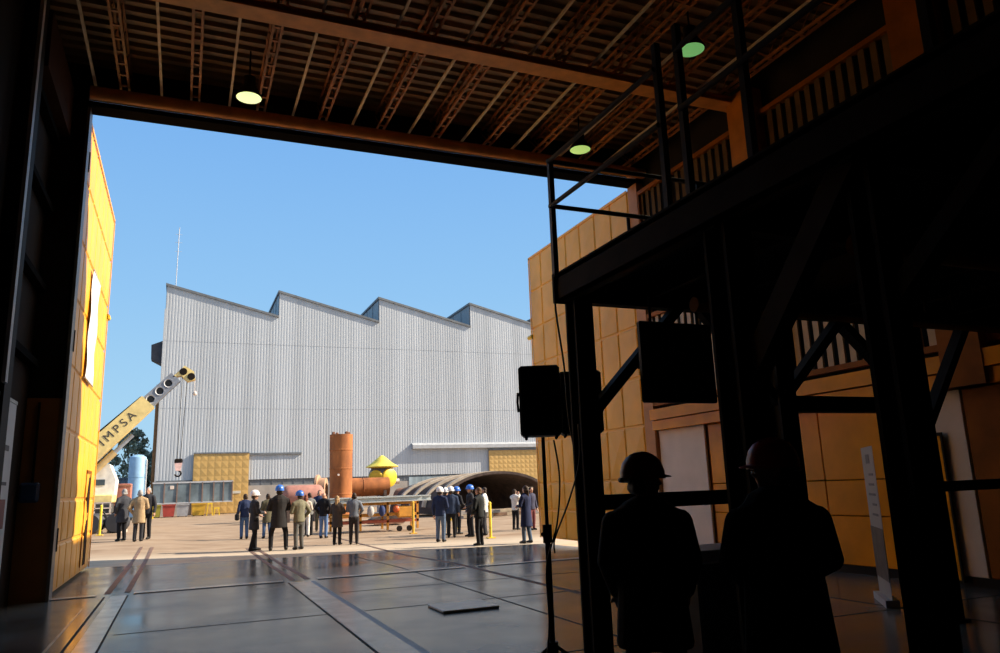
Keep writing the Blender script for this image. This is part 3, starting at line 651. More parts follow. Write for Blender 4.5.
# lettering on the boom base, reading up along the boom
cu = bpy.data.curves.new('boom_letters', 'FONT'); cu.body = 'IMPSA'; cu.size = .62; cu.space_character = 1.45; cu.extrude = .006; cu.align_x = 'CENTER'; cu.align_y = 'CENTER'
tmp = bpy.data.objects.new('tmp_text', cu); COL.objects.link(tmp); bpy.context.view_layer.update()
me = bpy.data.meshes.new_from_object(tmp.evaluated_get(bpy.context.evaluated_depsgraph_get())); bpy.data.objects.remove(tmp)
c = tip - bd * 4.15 + V((0, -.408, 0))
k = MB(); k.add([c + bd * p.co.x + bn * p.co.y + V((0, -p.co.z, 0)) for p in me.vertices], [tuple(p.vertices) for p in me.polygons]); k.build('lettering', mat('dark_letter_paint', (.06, .05, .04), .6), C)
k = MB(); k.path([tip - bd * 9.2 + bn * .62, tip - bd * 4.8 + bn * .56, tip - bd * 2.2 + bn * .46], .05, 8); k.build('boom_cable_pipe', DARKST, C)
k = MB(); k.path([V((-5.4, YC, 1.9)), V((-3.35, YC, 4.15))], .17, 12); k.build('lift_cylinder', mat('tan_cylinder', (.45, .33, .16), .5), C)
k = MB(); k.path([V((-3.40, YC, 4.1)), V((-2.55, YC, 5.05))], .11, 12); k.build('lift_rod', STEELG, C)
hx = -.10
for dx in (-.13, .13): k = MB(); k.path([tip + V((.30 + dx, 0, -.1)), (hx - .12 + dx * .6, YC, 3.7)], .018, 6); k.build('hoist_rope', DARKST, C)
hb = MB(); hb.cbox((hx - .12, YC, 3.62), (.42, .26, .26), .06); hk = hb.build('hook_block', DARKST, C)
k = MB(); k.prism([(-.2, .0), (.2, .0), (.13, -.42), (-.13, -.42)], (0, .22, 0), (hx - .12, YC - .11, 3.52)); k.build('cheek_plate', mat('pink_white_plate', (.72, .48, .44), .5, var=.25, scale=6), hk, fix=True)
k = MB(); k.path([(hx - .12, YC, 3.12)] + [(hx - .12 + .15 * math.sin(a), YC, 2.95 - .15 * math.cos(a) * -1) for a in [i * .5 for i in range(1, 10)]], .045, 8); k.build('hook', DARKST, hk)
k = MB(); k.path([tip + V((.8, 0, -.2)), tip + V((.85, 0, -.95))], .012, 5); k.ell(tip + V((.85, 0, -1.05)), (.11, .11, .13)); k.build('ball_weight', WHITEP, C)
# carrier and house (mostly behind the gate leaf)
k = MB(); k.cbox((-6.6, YC, 1.25), (6.6, 2.3, .5), .05); k.build('chassis', mat('dark_chassis', (.05, .05, .05), .6), C)
k = MB(); k.cbox((-7.4, YC, 2.2), (3.2, 2.3, 1.3), .1); k.build('house', CRYEL, C)
k = MB(); k.prism([(-4.95, 1.9), (-3.3, 1.9), (-3.25, 2.7), (-3.6, 3.55), (-4.95, 3.55)], (0, 2.2, 0), (0, YC + .4, 0)); cb = k.build('cab', mat('crane_cab_white', (.68, .67, .65), .4), C, fix=True)
k = MB(); k.box(-4.8, -3.75, YC + .36, YC + .4, 2.45, 2.75); k.build('cab_window', GLASSD, cb)
k = MB(); k.cbox((-4.1, YC + .6, 1.75), (1.7, 2.4, .42), .05); k.build('deck', CRYEL, C)
for x in (-9.3, -8.0, -5.2, -3.9):
    for y in (YC - 1.05, YC + 1.05):
        k = MB(); Mx = Matrix(((1, 0, 0), (0, 0, -1), (0, 1, 0))); k.lathe([(.25, -.16), (.5, -.18), (.56, -.1), (.56, .1), (.5, .18), (.25, .16)], (x, y, .56 + gz(x, y)), Mx, 20); w = k.build('wheel', mat('tyre_black', (.02, .02, .02), .8), C)
        k = MB(); k.lathe([(.24, -.10), (.24, .1)], (x, y, .56 + gz(x, y)), Mx, 14); k.build('hub', LGREY, w)
k = MB()
for x in (-4.35, -4.0, -3.65, -3.3): k.bar((x, YC - 1.2, 1.0), (x, YC - 1.2, 1.55), .05)
for z in (1.0, 1.28, 1.55): k.bar((-4.4, YC - 1.2, z), (-3.25, YC - 1.2, z), .05)
k.build('white_guard_rail', WHITEP, C)

t = thing('steel_crate', 'brick red steel box on the crane bed beyond the sunlit gate leaf', 'crate', (-3.0, 47.5, 0))
k = MB(); k.cbox((-3.1, 48.5, 1.95), (.95, 1.2, 1.2), .03); k.build('box', mat('brick_red_paint', (.34, .13, .09), .7), t)
for z in (1.5, 2.4): k = MB(); k.box(-3.59, -2.61, 47.87, 47.9, z, z + .06); k.build('rib', RUST2, t)
for sx in (-.35, .35):
    for sy in (-.4, .4): k = MB(); k.box(-3.1 + sx - .06, -3.1 + sx + .06, 48.5 + sy - .06, 48.5 + sy + .06, .1, 1.36); k.build('leg', DARKST, t)
# ribbed scrap rolls in front of the crane
for i, (x, y) in enumerate(((-4.75, 40.2), (-3.75, 40.6), (-2.72, 41.0))):
    t = thing('steel_coil', ('dark ribbed steel roll nearest the sunlit gate leaf', 'middle dark ribbed steel roll of the three before the crane', 'dark ribbed steel roll nearest the man in the dark coat')[i], 'steel roll', (x, y, 0), 0, 'dark rolls before the crane')
    g = gz(x, y); Mx = Matrix.Rotation(-.1, 3, 'Z') @ Matrix(((1, 0, 0), (0, 0, -1), (0, 1, 0)))
    pr = [(.2, -.6)] + [(.42 + (.05 if j % 2 else 0), -.6 + .1 * j) for j in range(13)] + [(.2, .6)]
    k = MB(); k.lathe(pr, (x, y, .46 + g), Mx, 18); k.build('roll', mat('dark_roll', (.035, .035, .04), .6), t)
    k = MB(); k.bar((x - .4, y - .2, .05 + g), (x + .4, y + .2, .05 + g), .14, .12); k.build('chock', WHITEP, t)
# blue tank, blue container
t = thing('blue_tank', 'tall pale blue cylindrical tank left of the factory', 'tank', (-3.45, 70, 0))
k = MB(); k.lathe([(.0001, 5.32), (.35, 5.28), (.62, 5.1), (.66, 4.95), (.66, .3), (.5, .2)], (-3.45, 70, 0), n=28); k.build('shell', BLUET, t)
for z in (1.7, 3.4): k = MB(); k.lathe([(.68, z), (.68, z + .06)], (-3.45, 70, 0), n=28); k.build('band', mat('tank_band', (.18, .33, .5), .5), t)
k = MB()
for a in range(4): k.bar((-3.45 + .45 * math.cos(a * 1.57 + .6), 70 + .45 * math.sin(a * 1.57 + .6), 0), (-3.45 + .45 * math.cos(a * 1.57 + .6), 70 + .45 * math.sin(a * 1.57 + .6), .4), .12)
k.build('legs', STEELG, t)
k = MB(); k.path([(-2.76, 69.7, .3), (-2.76, 69.7, 4.9)], .05, 8); k.build('pipe', LGREY, t)
t = thing('shipping_container', 'dark blue shipping container between the crane and the blue tank', 'container', (-6.5, 84, 0))
k = MB(); vs = []; n = 40
for i in range(n + 1):
    x = -8.6 + 4.4 * i / n; y = 82 + (.06 if i % 4 in (1, 2) else 0); vs += [(x, y, .15), (x, y, 3.7)]
k.add(vs, [(2 * i, 2 * i + 2, 2 * i + 3, 2 * i + 1) for i in range(n)]); k.box(-8.6, -4.2, 82.1, 88, .15, 3.72); k.build('box', mat('navy_container', (.045, .085, .14), .6), t, smooth=0)
k = MB(); k.box(-8.65, -4.15, 81.95, 82.1, 3.6, 3.75); k.box(-8.65, -4.15, 81.95, 82.1, .05, .2); k.box(-8.65, -8.5, 81.95, 82.1, .05, 3.7); k.box(-4.3, -4.15, 81.95, 82.1, .05, 3.7); k.build('frame', mat('navy_frame', (.03, .06, .10), .6), t)

# ------------------------------------------------------------------ trees beyond the yard
LEAF = mat('grey_green_leaves', (.34, .35, .24), .8, var=.4, scale=.8); BARK = mat('tree_bark', (.10, .075, .05), .9)  # leaf colour greyed and lightened to stand for distance haze
def tree(x, y, h, r, label, seed):
    rn = random.Random(seed); t = thing('tree', label, 'tree', (x, y, 0), 0, 'trees beyond the yard')
    k = MB(); k.path([(x, y, 0), (x + .1, y, h * .35), (x - .1, y, h * .7)], [.35, .26, .12], 8)
    for j in range(6):
        a = j * 1.05; k.path([(x, y, h * (.3 + .05 * j)), (x + r * .6 * math.cos(a), y + r * .6 * math.sin(a), h * (.55 + .05 * j))], [.13, .05], 6)
    k.build('trunk', BARK, t)
    k = MB()
    for c in range(34):
        a = rn.uniform(0, 2 * PI); u = rn.random() ** .5; zc = h * rn.uniform(.42, .95); w = r * (1.05 - abs(zc / h - .62) * 1.5)
        cx, cy = x + u * w * math.cos(a), y + u * w * math.sin(a); cr = rn.uniform(.5, .95)
        for q in range(46):
            d = V((rn.gauss(0, 1), rn.gauss(0, 1), rn.gauss(0, .8))).normalized() * cr * rn.uniform(.55, 1); p = V((cx, cy, zc)) + d
            e1 = V((rn.gauss(0, 1), rn.gauss(0, 1), rn.gauss(0, 1))).normalized(); e2 = e1.cross(V((rn.gauss(0, 1), rn.gauss(0, 1), rn.gauss(0, 1)))).normalized(); s = rn.uniform(.10, .2)
            k.add([p - e1 * s * 1.6, p + e2 * s, p + e1 * s * 1.6, p - e2 * s], [(0, 1, 2, 3)])
    k.build('foliage', LEAF, t, smooth=0)
tree(-6.0, 108, 10.6, 2.2, 'taller grey green tree above the blue tank', 1)
tree(-10.2, 114, 9.8, 2.2, 'shorter rounded grey green tree between crane cab and tank', 2)
tree(-14.8, 110, 8.6, 2.2, 'grey green tree partly behind the crane boom', 3)
tree(-5.0, 126, 8.8, 1.8, 'small grey green tree close beside the factory corner', 4)

# ------------------------------------------------------------------ rusty pieces in the yard
t = thing('rusty_cylinder', 'tall upright rusty steel cylinder standing in the yard', 'steel cylinder', (9.55, 50, 0))
prof = [(.0001, 5.36), (.68, 5.36), (.74, 5.36), (.74, 4.4), (.755, 4.38), (.755, 4.32), (.735, 4.3), (.73, 3.2), (.745, 3.18), (.745, 3.12), (.73, 3.1), (.72, 1.6), (.735, 1.58), (.735, 1.5), (.72, 1.48), (.72, 0)]
k = MB(); k.lathe(prof, (9.55, 50, 0), n=40); k.build('shell', RUST, t)
for a in (.3, 1.9, 3.4, 5.2): k = MB(); k.cbox((9.55 + .55 * math.cos(a), 50 + .55 * math.sin(a), 5.44), (.18, .18, .2), .03); k.build('lug', RUST2, t)
k = MB(); k.path([(9.25, 49.28, 2.75), (9.25, 49.2, 2.75)], .07, 10); k.build('port', WHITEP, t)
Mxx = Matrix(((0, 0, 1), (0, 1, 0), (-1, 0, 0)))
t = thing('rusty_pipe', 'thick rusty pipe lying beside the upright cylinder', 'pipe', (11.8, 53, 0))
k = MB(); k.lathe([(.58, -1.9), (.63, -1.9), (.63, -.02), (.65, 0), (.65, .05), (.63, .07), (.63, 1.85), (.54, 1.85)], (11.6, 53, 1.95), Mxx, 32, True); k.lathe([(.0001, 1.6), (.56, 1.6)], (11.6, 53, 1.95), Mxx, 32); k.build('shell', RUST, t)
for x in (10.3, 13.0): k = MB(); k.prism([(-.6, 0), (.6, 0), (.6, 1.7), (.4, 1.45), (0, 1.33), (-.4, 1.45), (-.6, 1.7)], (.2, 0, 0), (x, 53, 0), (V((0, 1, 0)), V((0, 0, 1)))); k.build('saddle', RUST3, t, fix=True)
t = thing('flanged_ring', 'pale rusty flanged ring standing on edge behind the upright cylinder', 'steel ring', (8.7, 52.5, 0))
Mr = Matrix.Rotation(-.35, 3, 'Z') @ Mxx
k = MB(); k.lathe([(.45, -.35), (1.02, -.35), (1.02, -.2), (.8, -.18), (.8, .3), (.45, .3)], (8.75, 52.5, 1.85), Mr, 36, True); k.build('ring', mat('pale_rust', (.42, .25, .15), .85, var=.3, scale=2), t)
k = MB()
for a in range(12): p = V((8.75, 52.5, 1.85)) + Mr @ V((.92 * math.cos(a * PI / 6), .92 * math.sin(a * PI / 6), -.37)); k.ell(p, (.05, .05, .05), n=6, m=4)
k.build('bolts', RUST3, t)
k = MB(); k.box(8.3, 9.2, 52.2, 52.8, 0, .86); k.build('cradle', RUST3, t)
t = thing('red_tank', 'dull red horizontal tank behind the group in blue helmets', 'tank', (6.6, 47.5, 0))
k = MB(); k.lathe([(.0001, -1.3), (.3, -1.24), (.58, -1.02), (.64, -.85), (.64, .95), (.58, 1.1), (.3, 1.3), (.0001, 1.34)], (6.75, 47.5, 1.52), Mxx, 28); k.build('shell', mat('dull_red_rust', (.36, .16, .12), .8, var=.2), t)
for x in (5.9, 7.5): k = MB(); k.box(x - .1, x + .1, 47.0, 48.0, 0, 1.0); k.build('saddle', RUST3, t)
# valve with a yellow hat
t = thing('yellow_valve', 'yellow and dark steel sphere valve with a cone hat behind the rusty pipe', 'valve', (13.1, 55, 0))
c = V((13.5, 55, 2.65))
k = MB(); k.ell(c, (.98, .98, .95), n=28, m=18); k.build('body', mat('valve_dark', (.09, .095, .11), .5), t)
for a, s in ((-2.35, .58), (-1.12, .66)):
    dv = V((math.cos(a), math.sin(a), -.12)).normalized(); u = dv.cross(V((0, 0, 1))).normalized(); w = u.cross(dv)
    M = Matrix((u, w, dv)).transposed(); k = MB(); k.lathe([(.0001, .98), (s * .9, .95), (s, .9), (s, .72)], c, M, 24); k.build('cover_disc', YEL, t)
k = MB(); k.lathe([(1.18, .70), (1.20, .73), (.72, 1.02), (.62, 1.12), (.16, 1.50), (.0001, 1.56)], c, n=28); k.lathe([(.7, .60), (1.18, .70)], c, n=28); k.build('cone_hat', mat('valve_yellow', (.74, .60, .08), .5, var=.25, scale=2), t)
k = MB(); k.box(13.2, 13.8, 54.7, 55.3, 0, 1.8); k.box(12.8, 14.2, 54.4, 55.6, 0, .15); k.build('pedestal', STEELG, t)
k = MB(); k.lathe([(.0001, -.02), (.2, 0), (.2, .25)], c + V((1.1, .3, -.35)), Mxx, 16); k.build('side_flange', WHITEP, t)
# rusty rings and drums behind the trestle
for i, (x, y, r, L, m, lb) in enumerate(((14.4, 51.6, .72, 1.3, RUST2, 'brown rusty drum lying right of the thick rusty pipe'), (17.0, 52.2, .62, 1.0, RUST3, 'dark rusty drum lying before the curved shell'))):
    t = thing('rusty_drum', lb, 'drum', (x, y, 0)); M = Matrix.Rotation(-.9 + .5 * i, 3, 'Z') @ Mxx
    k = MB(); k.lathe([(.0001, -L / 2 + .1), (r * .7, -L / 2 + .1), (r * .8, -L / 2), (r, -L / 2), (r, L / 2), (r * .8, L / 2), (r * .7, L / 2 - .1), (.0001, L / 2 - .1)], (x, y, r + .35), M, 28); k.build('shell', m, t)
    k = MB(); k.lathe([(r + .05, -.06), (r + .05, .06)], (x, y, r + .35), M, 28); k.build('band', RUST3, t)
    for s in (-1, 1): k = MB(); k.box(x + s * .35 - .1, x + s * .35 + .1, y - .5, y + .5, 0, .5); k.build('timber', RUST3, t)
# curved shell, open towards the hall
t = thing('curved_shell', 'big dark curved steel shell lying open behind the group in white helmets', 'steel shell', (17.8, 45, 0))
def arch(u, v):
    """u 0..1 along the arc, v 0..1 along the depth (going away to the left)"""
    a = PI * (1 - u); x = 18.3 + 3.7 * math.cos(a) - 1.9 * v; z = .16 + 2.37 * math.sin(a) ** .8 * (1 - .10 * v); y = 44.3 + 5.4 * v; return V((x, y, z))
k = MB(); nu, nv = 28, 8; th = .12; vs = []
for o_ in (0, th):
    for j in range(nv + 1):
        for i in range(nu + 1):
            p = arch(i / nu, j / nv); q = V((18.3 - 1.9 * j / nv, p.y, -.4)); vs.append(p - (p - q).normalized() * o_)
fs = []; N = (nu + 1) * (nv + 1)
for j in range(nv):
    for i in range(nu):
        a = j * (nu + 1) + i; q = (a, a + 1, a + nu + 2, a + nu + 1); fs.append(q[::-1]); fs.append(tuple(N + r for r in q))
for i in range(nu): fs.append((i, i + 1, N + i + 1, N + i)); a = nv * (nu + 1) + i; fs.append((a + 1, a, N + a, N + a + 1))
k.add(vs, fs); k.build('shell', RUST3, t, fix=True)
k = MB(); vs = [arch(i / 24, .97) for i in range(25)]; k.add(vs, [tuple(range(25))]); k.build('end_wall', RUST3, t)
for j, v in enumerate((.10, .34, .58, .82)):
    k = MB(); pts = [arch(.03 + .5 * i / 14, v) + V((-.03, 0, .05)) for i in range(15)]
    for p, q in zip(pts[:-1], pts[1:]): k.bar(p, q, .42, .16)
    k.build('rib', mat('pale_sunlit_rib', (.56, .45, .33), .85, var=.2), t)  # sunlight on the rib edges is put into this pale colour
k = MB()
for i in range(nu): k.bar(arch(i / nu, 0), arch((i + 1) / nu, 0), .16, .10, up=(0, 1, 0))
k.build('front_rim', RUST3, t)
# timber and scrap in front of the shell
rn = random.Random(5)
TIM = [mat('pale_timber', (.42, .33, .22), .85, var=.25), mat('brown_timber', (.22, .13, .08), .9, var=.3), mat('grey_scrap', (.24, .22, .20), .7, var=.3)]
sc = [(15.2, 41.6, .1, 2.2, .2), (16.0, 41.2, .12, 2.6, -.3), (14.3, 42.0, .1, 2.0, .6), (17.0, 42.0, .1, 2.4, .1), (17.9, 41.3, .12, 2.0, -.5), (18.8, 41.9, .1, 2.6, .4), (19.7, 41.4, .1, 2.2, -.2), (20.3, 42.3, .1, 1.8, .9),
      (15.6, 42.4, .32, 2.4, -.15), (17.4, 41.7, .34, 2.2, .5), (19.1, 41.8, .32, 2.4, -.4), (13.4, 41.2, .1, 1.8, -.6)]
for i, (x, y, z, Ln, a) in enumerate(sc):
    if i < 8: y, a = 40.5 + .37 * i, a * .2
    elif i < 11: z, y = .29, (40.68, 41.80, 42.54)[i - 8]; a = 0
    else: y = 39.6
    d = V((math.cos(a), math.sin(a) * .5, 0)) * Ln / 2; k = MB(); k.bar(V((x, y, z)) - d, V((x, y, z)) + d, .2, .17)
    o = k.build('timber_baulk', TIM[i % 3], None)
    tag(o, ('pale', 'brown', 'grey')[i % 3] + ' timber baulk lying in the scrap before the dark curved shell', 'timber', 'timber baulks before the curved shell')
def aframe(x, y, h, label, m):
    t = thing('trestle_stand', label, 'trestle', (x, y, 0), 0, 'A-frame trestles'); g = gz(x, y)
    for s in (-1, 1): k = MB(); k.bar((x + s * .24, y, g), (x + s * .05, y, g + h), .11, .10); k.build('leg', m, t)
    k = MB(); k.box(x - .16, x + .16, y - .2, y + .2, g + h - .06, g + h + .04); k.build('head', m, t)
    k = MB(); k.bar((x - .17, y, g + h * .4), (x + .17, y, g + h * .4), .06); k.build('crossbar', m, t)
aframe(11.35, 33.0, 1.02, 'yellow A-frame trestle standing between the men in helmets', YEL); aframe(18.4, 40.0, 1.55, 'pale timber A-frame trestle before the dark curved shell', TIM[0])

# orange trestle carrying long grey steel bars
t = thing('orange_trestle', 'long orange steel trestle carrying pale grey beams', 'trestle', (8.2, 33.5, 0)); gy = 33.6
OT = mat('orange_trestle_paint', (.62, .27, .03), .55, var=.2, scale=4); RT = mat('red_trestle_bar', (.34, .07, .03), .6)
for y in (33.2, 34.2):
    for x in (6.1, 7.2, 8.4, 9.75): k = MB(); k.bar((x, y, -.02), (x, y, 1.14), .09); k.build('leg', OT, t)
    for z, m in ((1.10, OT), (.62, OT), (.34, RT)): k = MB(); k.bar((6.0, y, z), (9.8, y, z), .09, .11); k.build('rail', m, t)
for x in (6.1, 8.4, 9.75): k = MB(); k.bar((x, 33.2, .62), (x, 34.2, .62), .08); k.bar((x, 33.2, 1.1), (x, 34.2, 1.1), .08); k.build('cross_tie', OT, t)
k = MB(); k.cbox((9.15, 33.1, .72), (.7, .3, .5), .06); k.build('orange_box', OT, t)
k = MB(); k.ell((8.75, 33.05, .86), (.16, .16, .16)); k.build('red_ball', mat('red_orange', (.62, .12, .03), .5), t)
for x in (8.9, 9.35): k = MB(); k.lathe([(.03, -.05), (.12, -.05), (.12, .05), (.03, .05)], (x, 33.1, .12 + gz(x, 33.1)), Matrix(((1, 0, 0), (0, 0, -1), (0, 1, 0))), 14); k.build('caster', DARKST, t)
GB = mat('pale_grey_bar', (.44, .47, .46), .5, var=.12, scale=3)
for i, (y, x0, x1, z) in enumerate(((33.0, 6.7, 9.9, 1.295), (33.3, 6.1, 10.4, 1.295), (33.65, 6.2, 10.1, 1.295), (34.0, 6.0, 10.5, 1.295), (34.3, 6.3, 9.6, 1.295))):
    k = MB(); b2 = .11
    for z2 in (z - b2, z + b2 - .03): k.box(x0, x1, y - .11, y + .11, z2 - .02, z2 + .03)
    k.box(x0, x1, y - .03, y + .03, z - b2, z + b2)
    tag(k.build('steel_bar', GB), ('pale grey bar on the orange trestle, first towards the hall', 'pale grey bar on the orange trestle, second towards the hall', 'pale grey bar in the middle of the five on the orange trestle', 'pale grey bar on the orange trestle, longest towards the rusty pipe', 'pale grey bar on the orange trestle, farther edge beside the cylinder')[i], 'steel bar', 'grey bars on the orange trestle')
for i, (x, m, w) in enumerate(((6.9, mat('navy_cloth_bag', (.03, .045, .13), .9), .34), (7.6, mat('grey_cloth_bag', (.40, .38, .36), .9), .28), (8.1, mat('navy_cloth_bag', (.03, .045, .13), .9), .26))):
    k = MB(); k.ell((x, 33.0, .80), (w * .55, .16, .24), n=14, m=10); k.cbox((x, 33.0, .74), (w, .26, .26), .08)
    tag(k.build('tool_bag', m), ('navy bag in the orange trestle, beside the man in grey', 'pale grey bag on the lower rail of the orange trestle', 'small navy bag beside the red ball on the orange trestle')[i], 'bag', 'bags in the orange trestle')
def bollard(x, y, h, m, label):
    t = thing('bollard', label, 'bollard', (x, y, gz(x, y)), 0); k = MB(); k.path([(0, 0, 0), (0, 0, h)], .052, 12); k.lathe([(.060, h), (.060, h + .03), (.0001, h + .08)], n=12); k.build('post', m, t, world=False)
    k = MB(); k.box(-.14, .14, -.14, .14, 0, .03); k.build('base', m, t, world=False)
bollard(-3.25, 38.5, 1.25, YEL, 'yellow bollard beside the sunlit gate leaf before the dark rolls')
bollard(8.95, 31.1, 1.25, mat('amber_post', (.72, .42, .04), .5), 'amber post at the end of the orange trestle'); bollard(10.4, 26.1, 1.22, YEL, 'yellow bollard behind the man in the cream jacket')
bollard(-2.15, 72, 1.25, YEL, 'yellow bollard in front of the olive green bin')
t = thing('scrap_plate', 'dark curved steel plate lying before the group in white helmets', 'steel plate', (8.6, 37, 0))
k = MB(); k.prism([(9.6 + .9 * math.cos(a), .05 + .38 * math.sin(a)) for a in [PI * i / 10 for i in range(11)]], (0, 1.0, 0), (0, 38, 0)); k.build('plate', RUST3, t, fix=True)
k = MB(); k.bar((8.9, 37.9, .06), (10.4, 37.9, .06), .1); k.build('batten', RUST2, t)

# ------------------------------------------------------------------ people
def solid(name, mb, voxel, m, parent, it=4):
    """one continuous skin over overlapping limbs"""
    me = bpy.data.meshes.new(name); me.from_pydata(mb.v, [], mb.f)
    o = bpy.data.objects.new('tmp', me); COL.objects.link(o)
    r = o.modifiers.new('r', 'REMESH'); r.mode = 'VOXEL'; r.voxel_size = voxel; r.use_smooth_shade = True
    s = o.modifiers.new('s', 'SMOOTH'); s.iterations = it; s.factor = .5
    dg = bpy.context.evaluated_depsgraph_get(); me2 = bpy.data.meshes.new_from_object(o.evaluated_get(dg)); bpy.data.objects.remove(o); bpy.data.meshes.remove(me)
    me2.name = name; me2.materials.clear(); me2.materials.append(m); me2.shade_smooth()
    o = bpy.data.objects.new(name, me2); COL.objects.link(o); o.parent = parent; return o
def cloth(c, r=.85): return mat('cloth_%03d_%03d_%03d' % tuple(int(x * 999) for x in c), c, r, var=.15, scale=9, bump=.1, spec=.2)

ARM = {'close': ((.225, -.03, 1.14), (.19, .10, .93)), 'hang': ((.25, -.02, 1.14), (.26, .06, .89)), 'pocket': ((.30, -.09, 1.16), (.20, .06, .95)), 'cross': ((.25, .08, 1.17), (-.06, .23, 1.20)),
       'front': ((.24, .04, 1.15), (.07, .27, 1.12)), 'raise': ((.24, .18, 1.27), (.06, .25, 1.52)), 'behind': ((.27, -.12, 1.15), (.04, -.20, .97)),
       'point': ((.30, .20, 1.36), (.30, .48, 1.42)), 'low': ((.23, .02, 1.14), (.05, .20, .95)), 'bend': ((.30, -.02, 1.17), (.22, .22, 1.05))}
def person(label, x, y, face, h=1.74, top=(.02, .03, .05), legs=(.02, .02, .025), cut='jacket', arms=('hang', 'hang'), hat=None, hair=(.05, .035, .025), bald=False,
           turn=0, stance=.10, stride=.0, bulk=1.0, vox=.017, extra=None, lean=0, shoes=(.012, .011, .010), group='visitors in the yard', fem=False, skin=None):
    """face: heading in degrees, 0 = away from the camera, 90 = to the left, -90 = to the right, 180 = towards it"""
    root = thing('person', label, 'person', (x, y, gz(x, y)), math.radians(face), group)
    s = h / 1.75; sk = skin or SKIN; near = vox < .012
    def S(p): return V((p[0] * s, p[1] * s + lean * max(0, p[2] - .95) * s, p[2] * s))
    T = Matrix.Rotation(math.radians(turn), 3, 'Z')
    def Hd(p): q = T @ V((p[0], p[1], 0)); return S((q.x, q.y, p[2]))
    sh = .185 if not fem else .165
    J = []
    for sgn, nm in ((-1, arms[0]), (1, arms[1])):
        e, w = ARM[nm]; b = 1 + (bulk - 1) * .8
        J.append((V((sgn * sh * (1 + (bulk - 1) * .65), 0, 1.42 - (bulk - 1) * .20)), V((sgn * e[0] * b, e[1], e[2])), V((sgn * w[0] * b, w[1] + (bulk - 1) * .15, w[2]))))
    hips = [(V((-.09, 0, .92)), V((-stance, .02 + stride * .5, .50)), V((-stance * 1.05, -.01 + stride, .09))), (V((.09, 0, .92)), V((stance, .02 - stride * .3, .50)), V((stance * 1.05, -.01 - stride, .09)))]
    # ---- body: one skin
    k = MB()
    k.cap(S((0, 0, .95)), S((0, 0, 1.10)), .145 * s, .135 * s, .68); k.cap(S((0, .0, 1.10)), S((0, 0, 1.34)), .135 * s, .165 * s, .66)
    k.cap(S((-.13, 0, 1.40)), S((.13, 0, 1.40)), .075 * s, None, .9); k.cap(S((0, -.01, 1.40)), Hd((0, .0, 1.57)), .056 * s)
    hd = MB(); R3 = T * s
    hd.ell(Hd((0, -.005, 1.645)), (.076, .097, .108), T * s, 14, 10); hd.cap(Hd((0, .045, 1.58)), Hd((0, .055, 1.565)), .046 * s, .040 * s)
    hd.cap(Hd((0, .092, 1.655)), Hd((0, .108, 1.622)), .012 * s, .017 * s, n=6); hd.cap(Hd((-.035, .078, 1.675)), Hd((.035, .078, 1.675)), .016 * s, n=6)
    hd.cap(Hd((-.02, .090, 1.590)), Hd((.02, .090, 1.590)), .011 * s, n=6)
    for a in (-1, 1): hd.ell(Hd((a * .077, -.01, 1.635)), (.012, .024, .034), T * s, 8, 6); hd.ell(Hd((a * .032, .083, 1.648)), (.014, .012, .009), T * s, 8, 6)
    k.v, k.f = k.v, k.f; o0 = len(k.v); k.v += hd.v; k.f += [tuple(o0 + i for i in f) for f in hd.f]
    for a, b, c in hips:
        k.cap(S(a), S(b), .078 * s, .055 * s); k.cap(S(b), S(c), .056 * s, .038 * s); k.cap(S(c + V((0, -.02, -.03))), S(c + V((0, .14, -.055))), .038 * s, .030 * s)
    for i, (a, e, w) in enumerate(J):
        sg = -1 if i == 0 else 1
        k.cap(S(a), S(e), .050 * s, .040 * s); k.cap(S(e), S(w), .040 * s, .028 * s)
        d = (w - e).normalized(); side = d.cross(V((0, 1, 0)) if abs(d.y) < .8 else V((0, 0, 1))).normalized(); nr = side.cross(d)
        pc = w + d * .05; k.cap(S(w), S(w + d * .085), .028 * s, .034 * s, 1)
        for q, (off, ln) in enumerate(((-.028, .060), (-.010, .075), (.010, .070), (.027, .055))):
            f0 = w + d * .09 + side * off; f1 = f0 + d * ln * .55; f2 = f1 + (d * .7 + nr * .6 * (-sg)).normalized() * ln * .5
            k.cap(S(f0), S(f1), .0095 * s, .0088 * s, n=6); k.cap(S(f1), S(f2), .0088 * s, .0078 * s, n=6)
        t0 = w + d * .03 - side * .028 * 1; k.cap(S(t0), S(t0 + d * .045 - side * .032), .012 * s, .010 * s, n=6)
    solid('body', k, vox if near else .0125, sk, root, 2)
    # ---- trousers and shoes
    k = MB(); k.cap(S((0, -.005, .90)), S((0, 0, 1.00)), .168 * s * (1 + (bulk - 1) * .6), .155 * s, .72)
    for a, b, c in hips: k.cap(S(a + V((0, 0, -.02))), S(b), .098 * s, .074 * s); k.cap(S(b), S(c + V((0, -.005, .0))), .074 * s, .062 * s)
    solid('trousers', k, vox, cloth(legs), root)
    for a, b, c in hips:
        k = MB(); k.cap(S(c + V((0, -.03, -.035))), S(c + V((0, .08, -.045))), .052 * s, .046 * s); k.cap(S(c + V((0, .08, -.045))), S(c + V((.01, .155, -.055))), .046 * s, .036 * s); k.cap(S(c + V((0, -.02, .0))), S(c), .05 * s)
        for p in k.v: p.z = max(p.z, .004)
        solid('shoe', k, .012, cloth(shoes, .5), root, 2)
    # ---- upper garment
    k = MB(); bk = bulk; hem = {'jacket': .84, 'coat': .62, 'long': .50, 'shirt': .92}[cut]
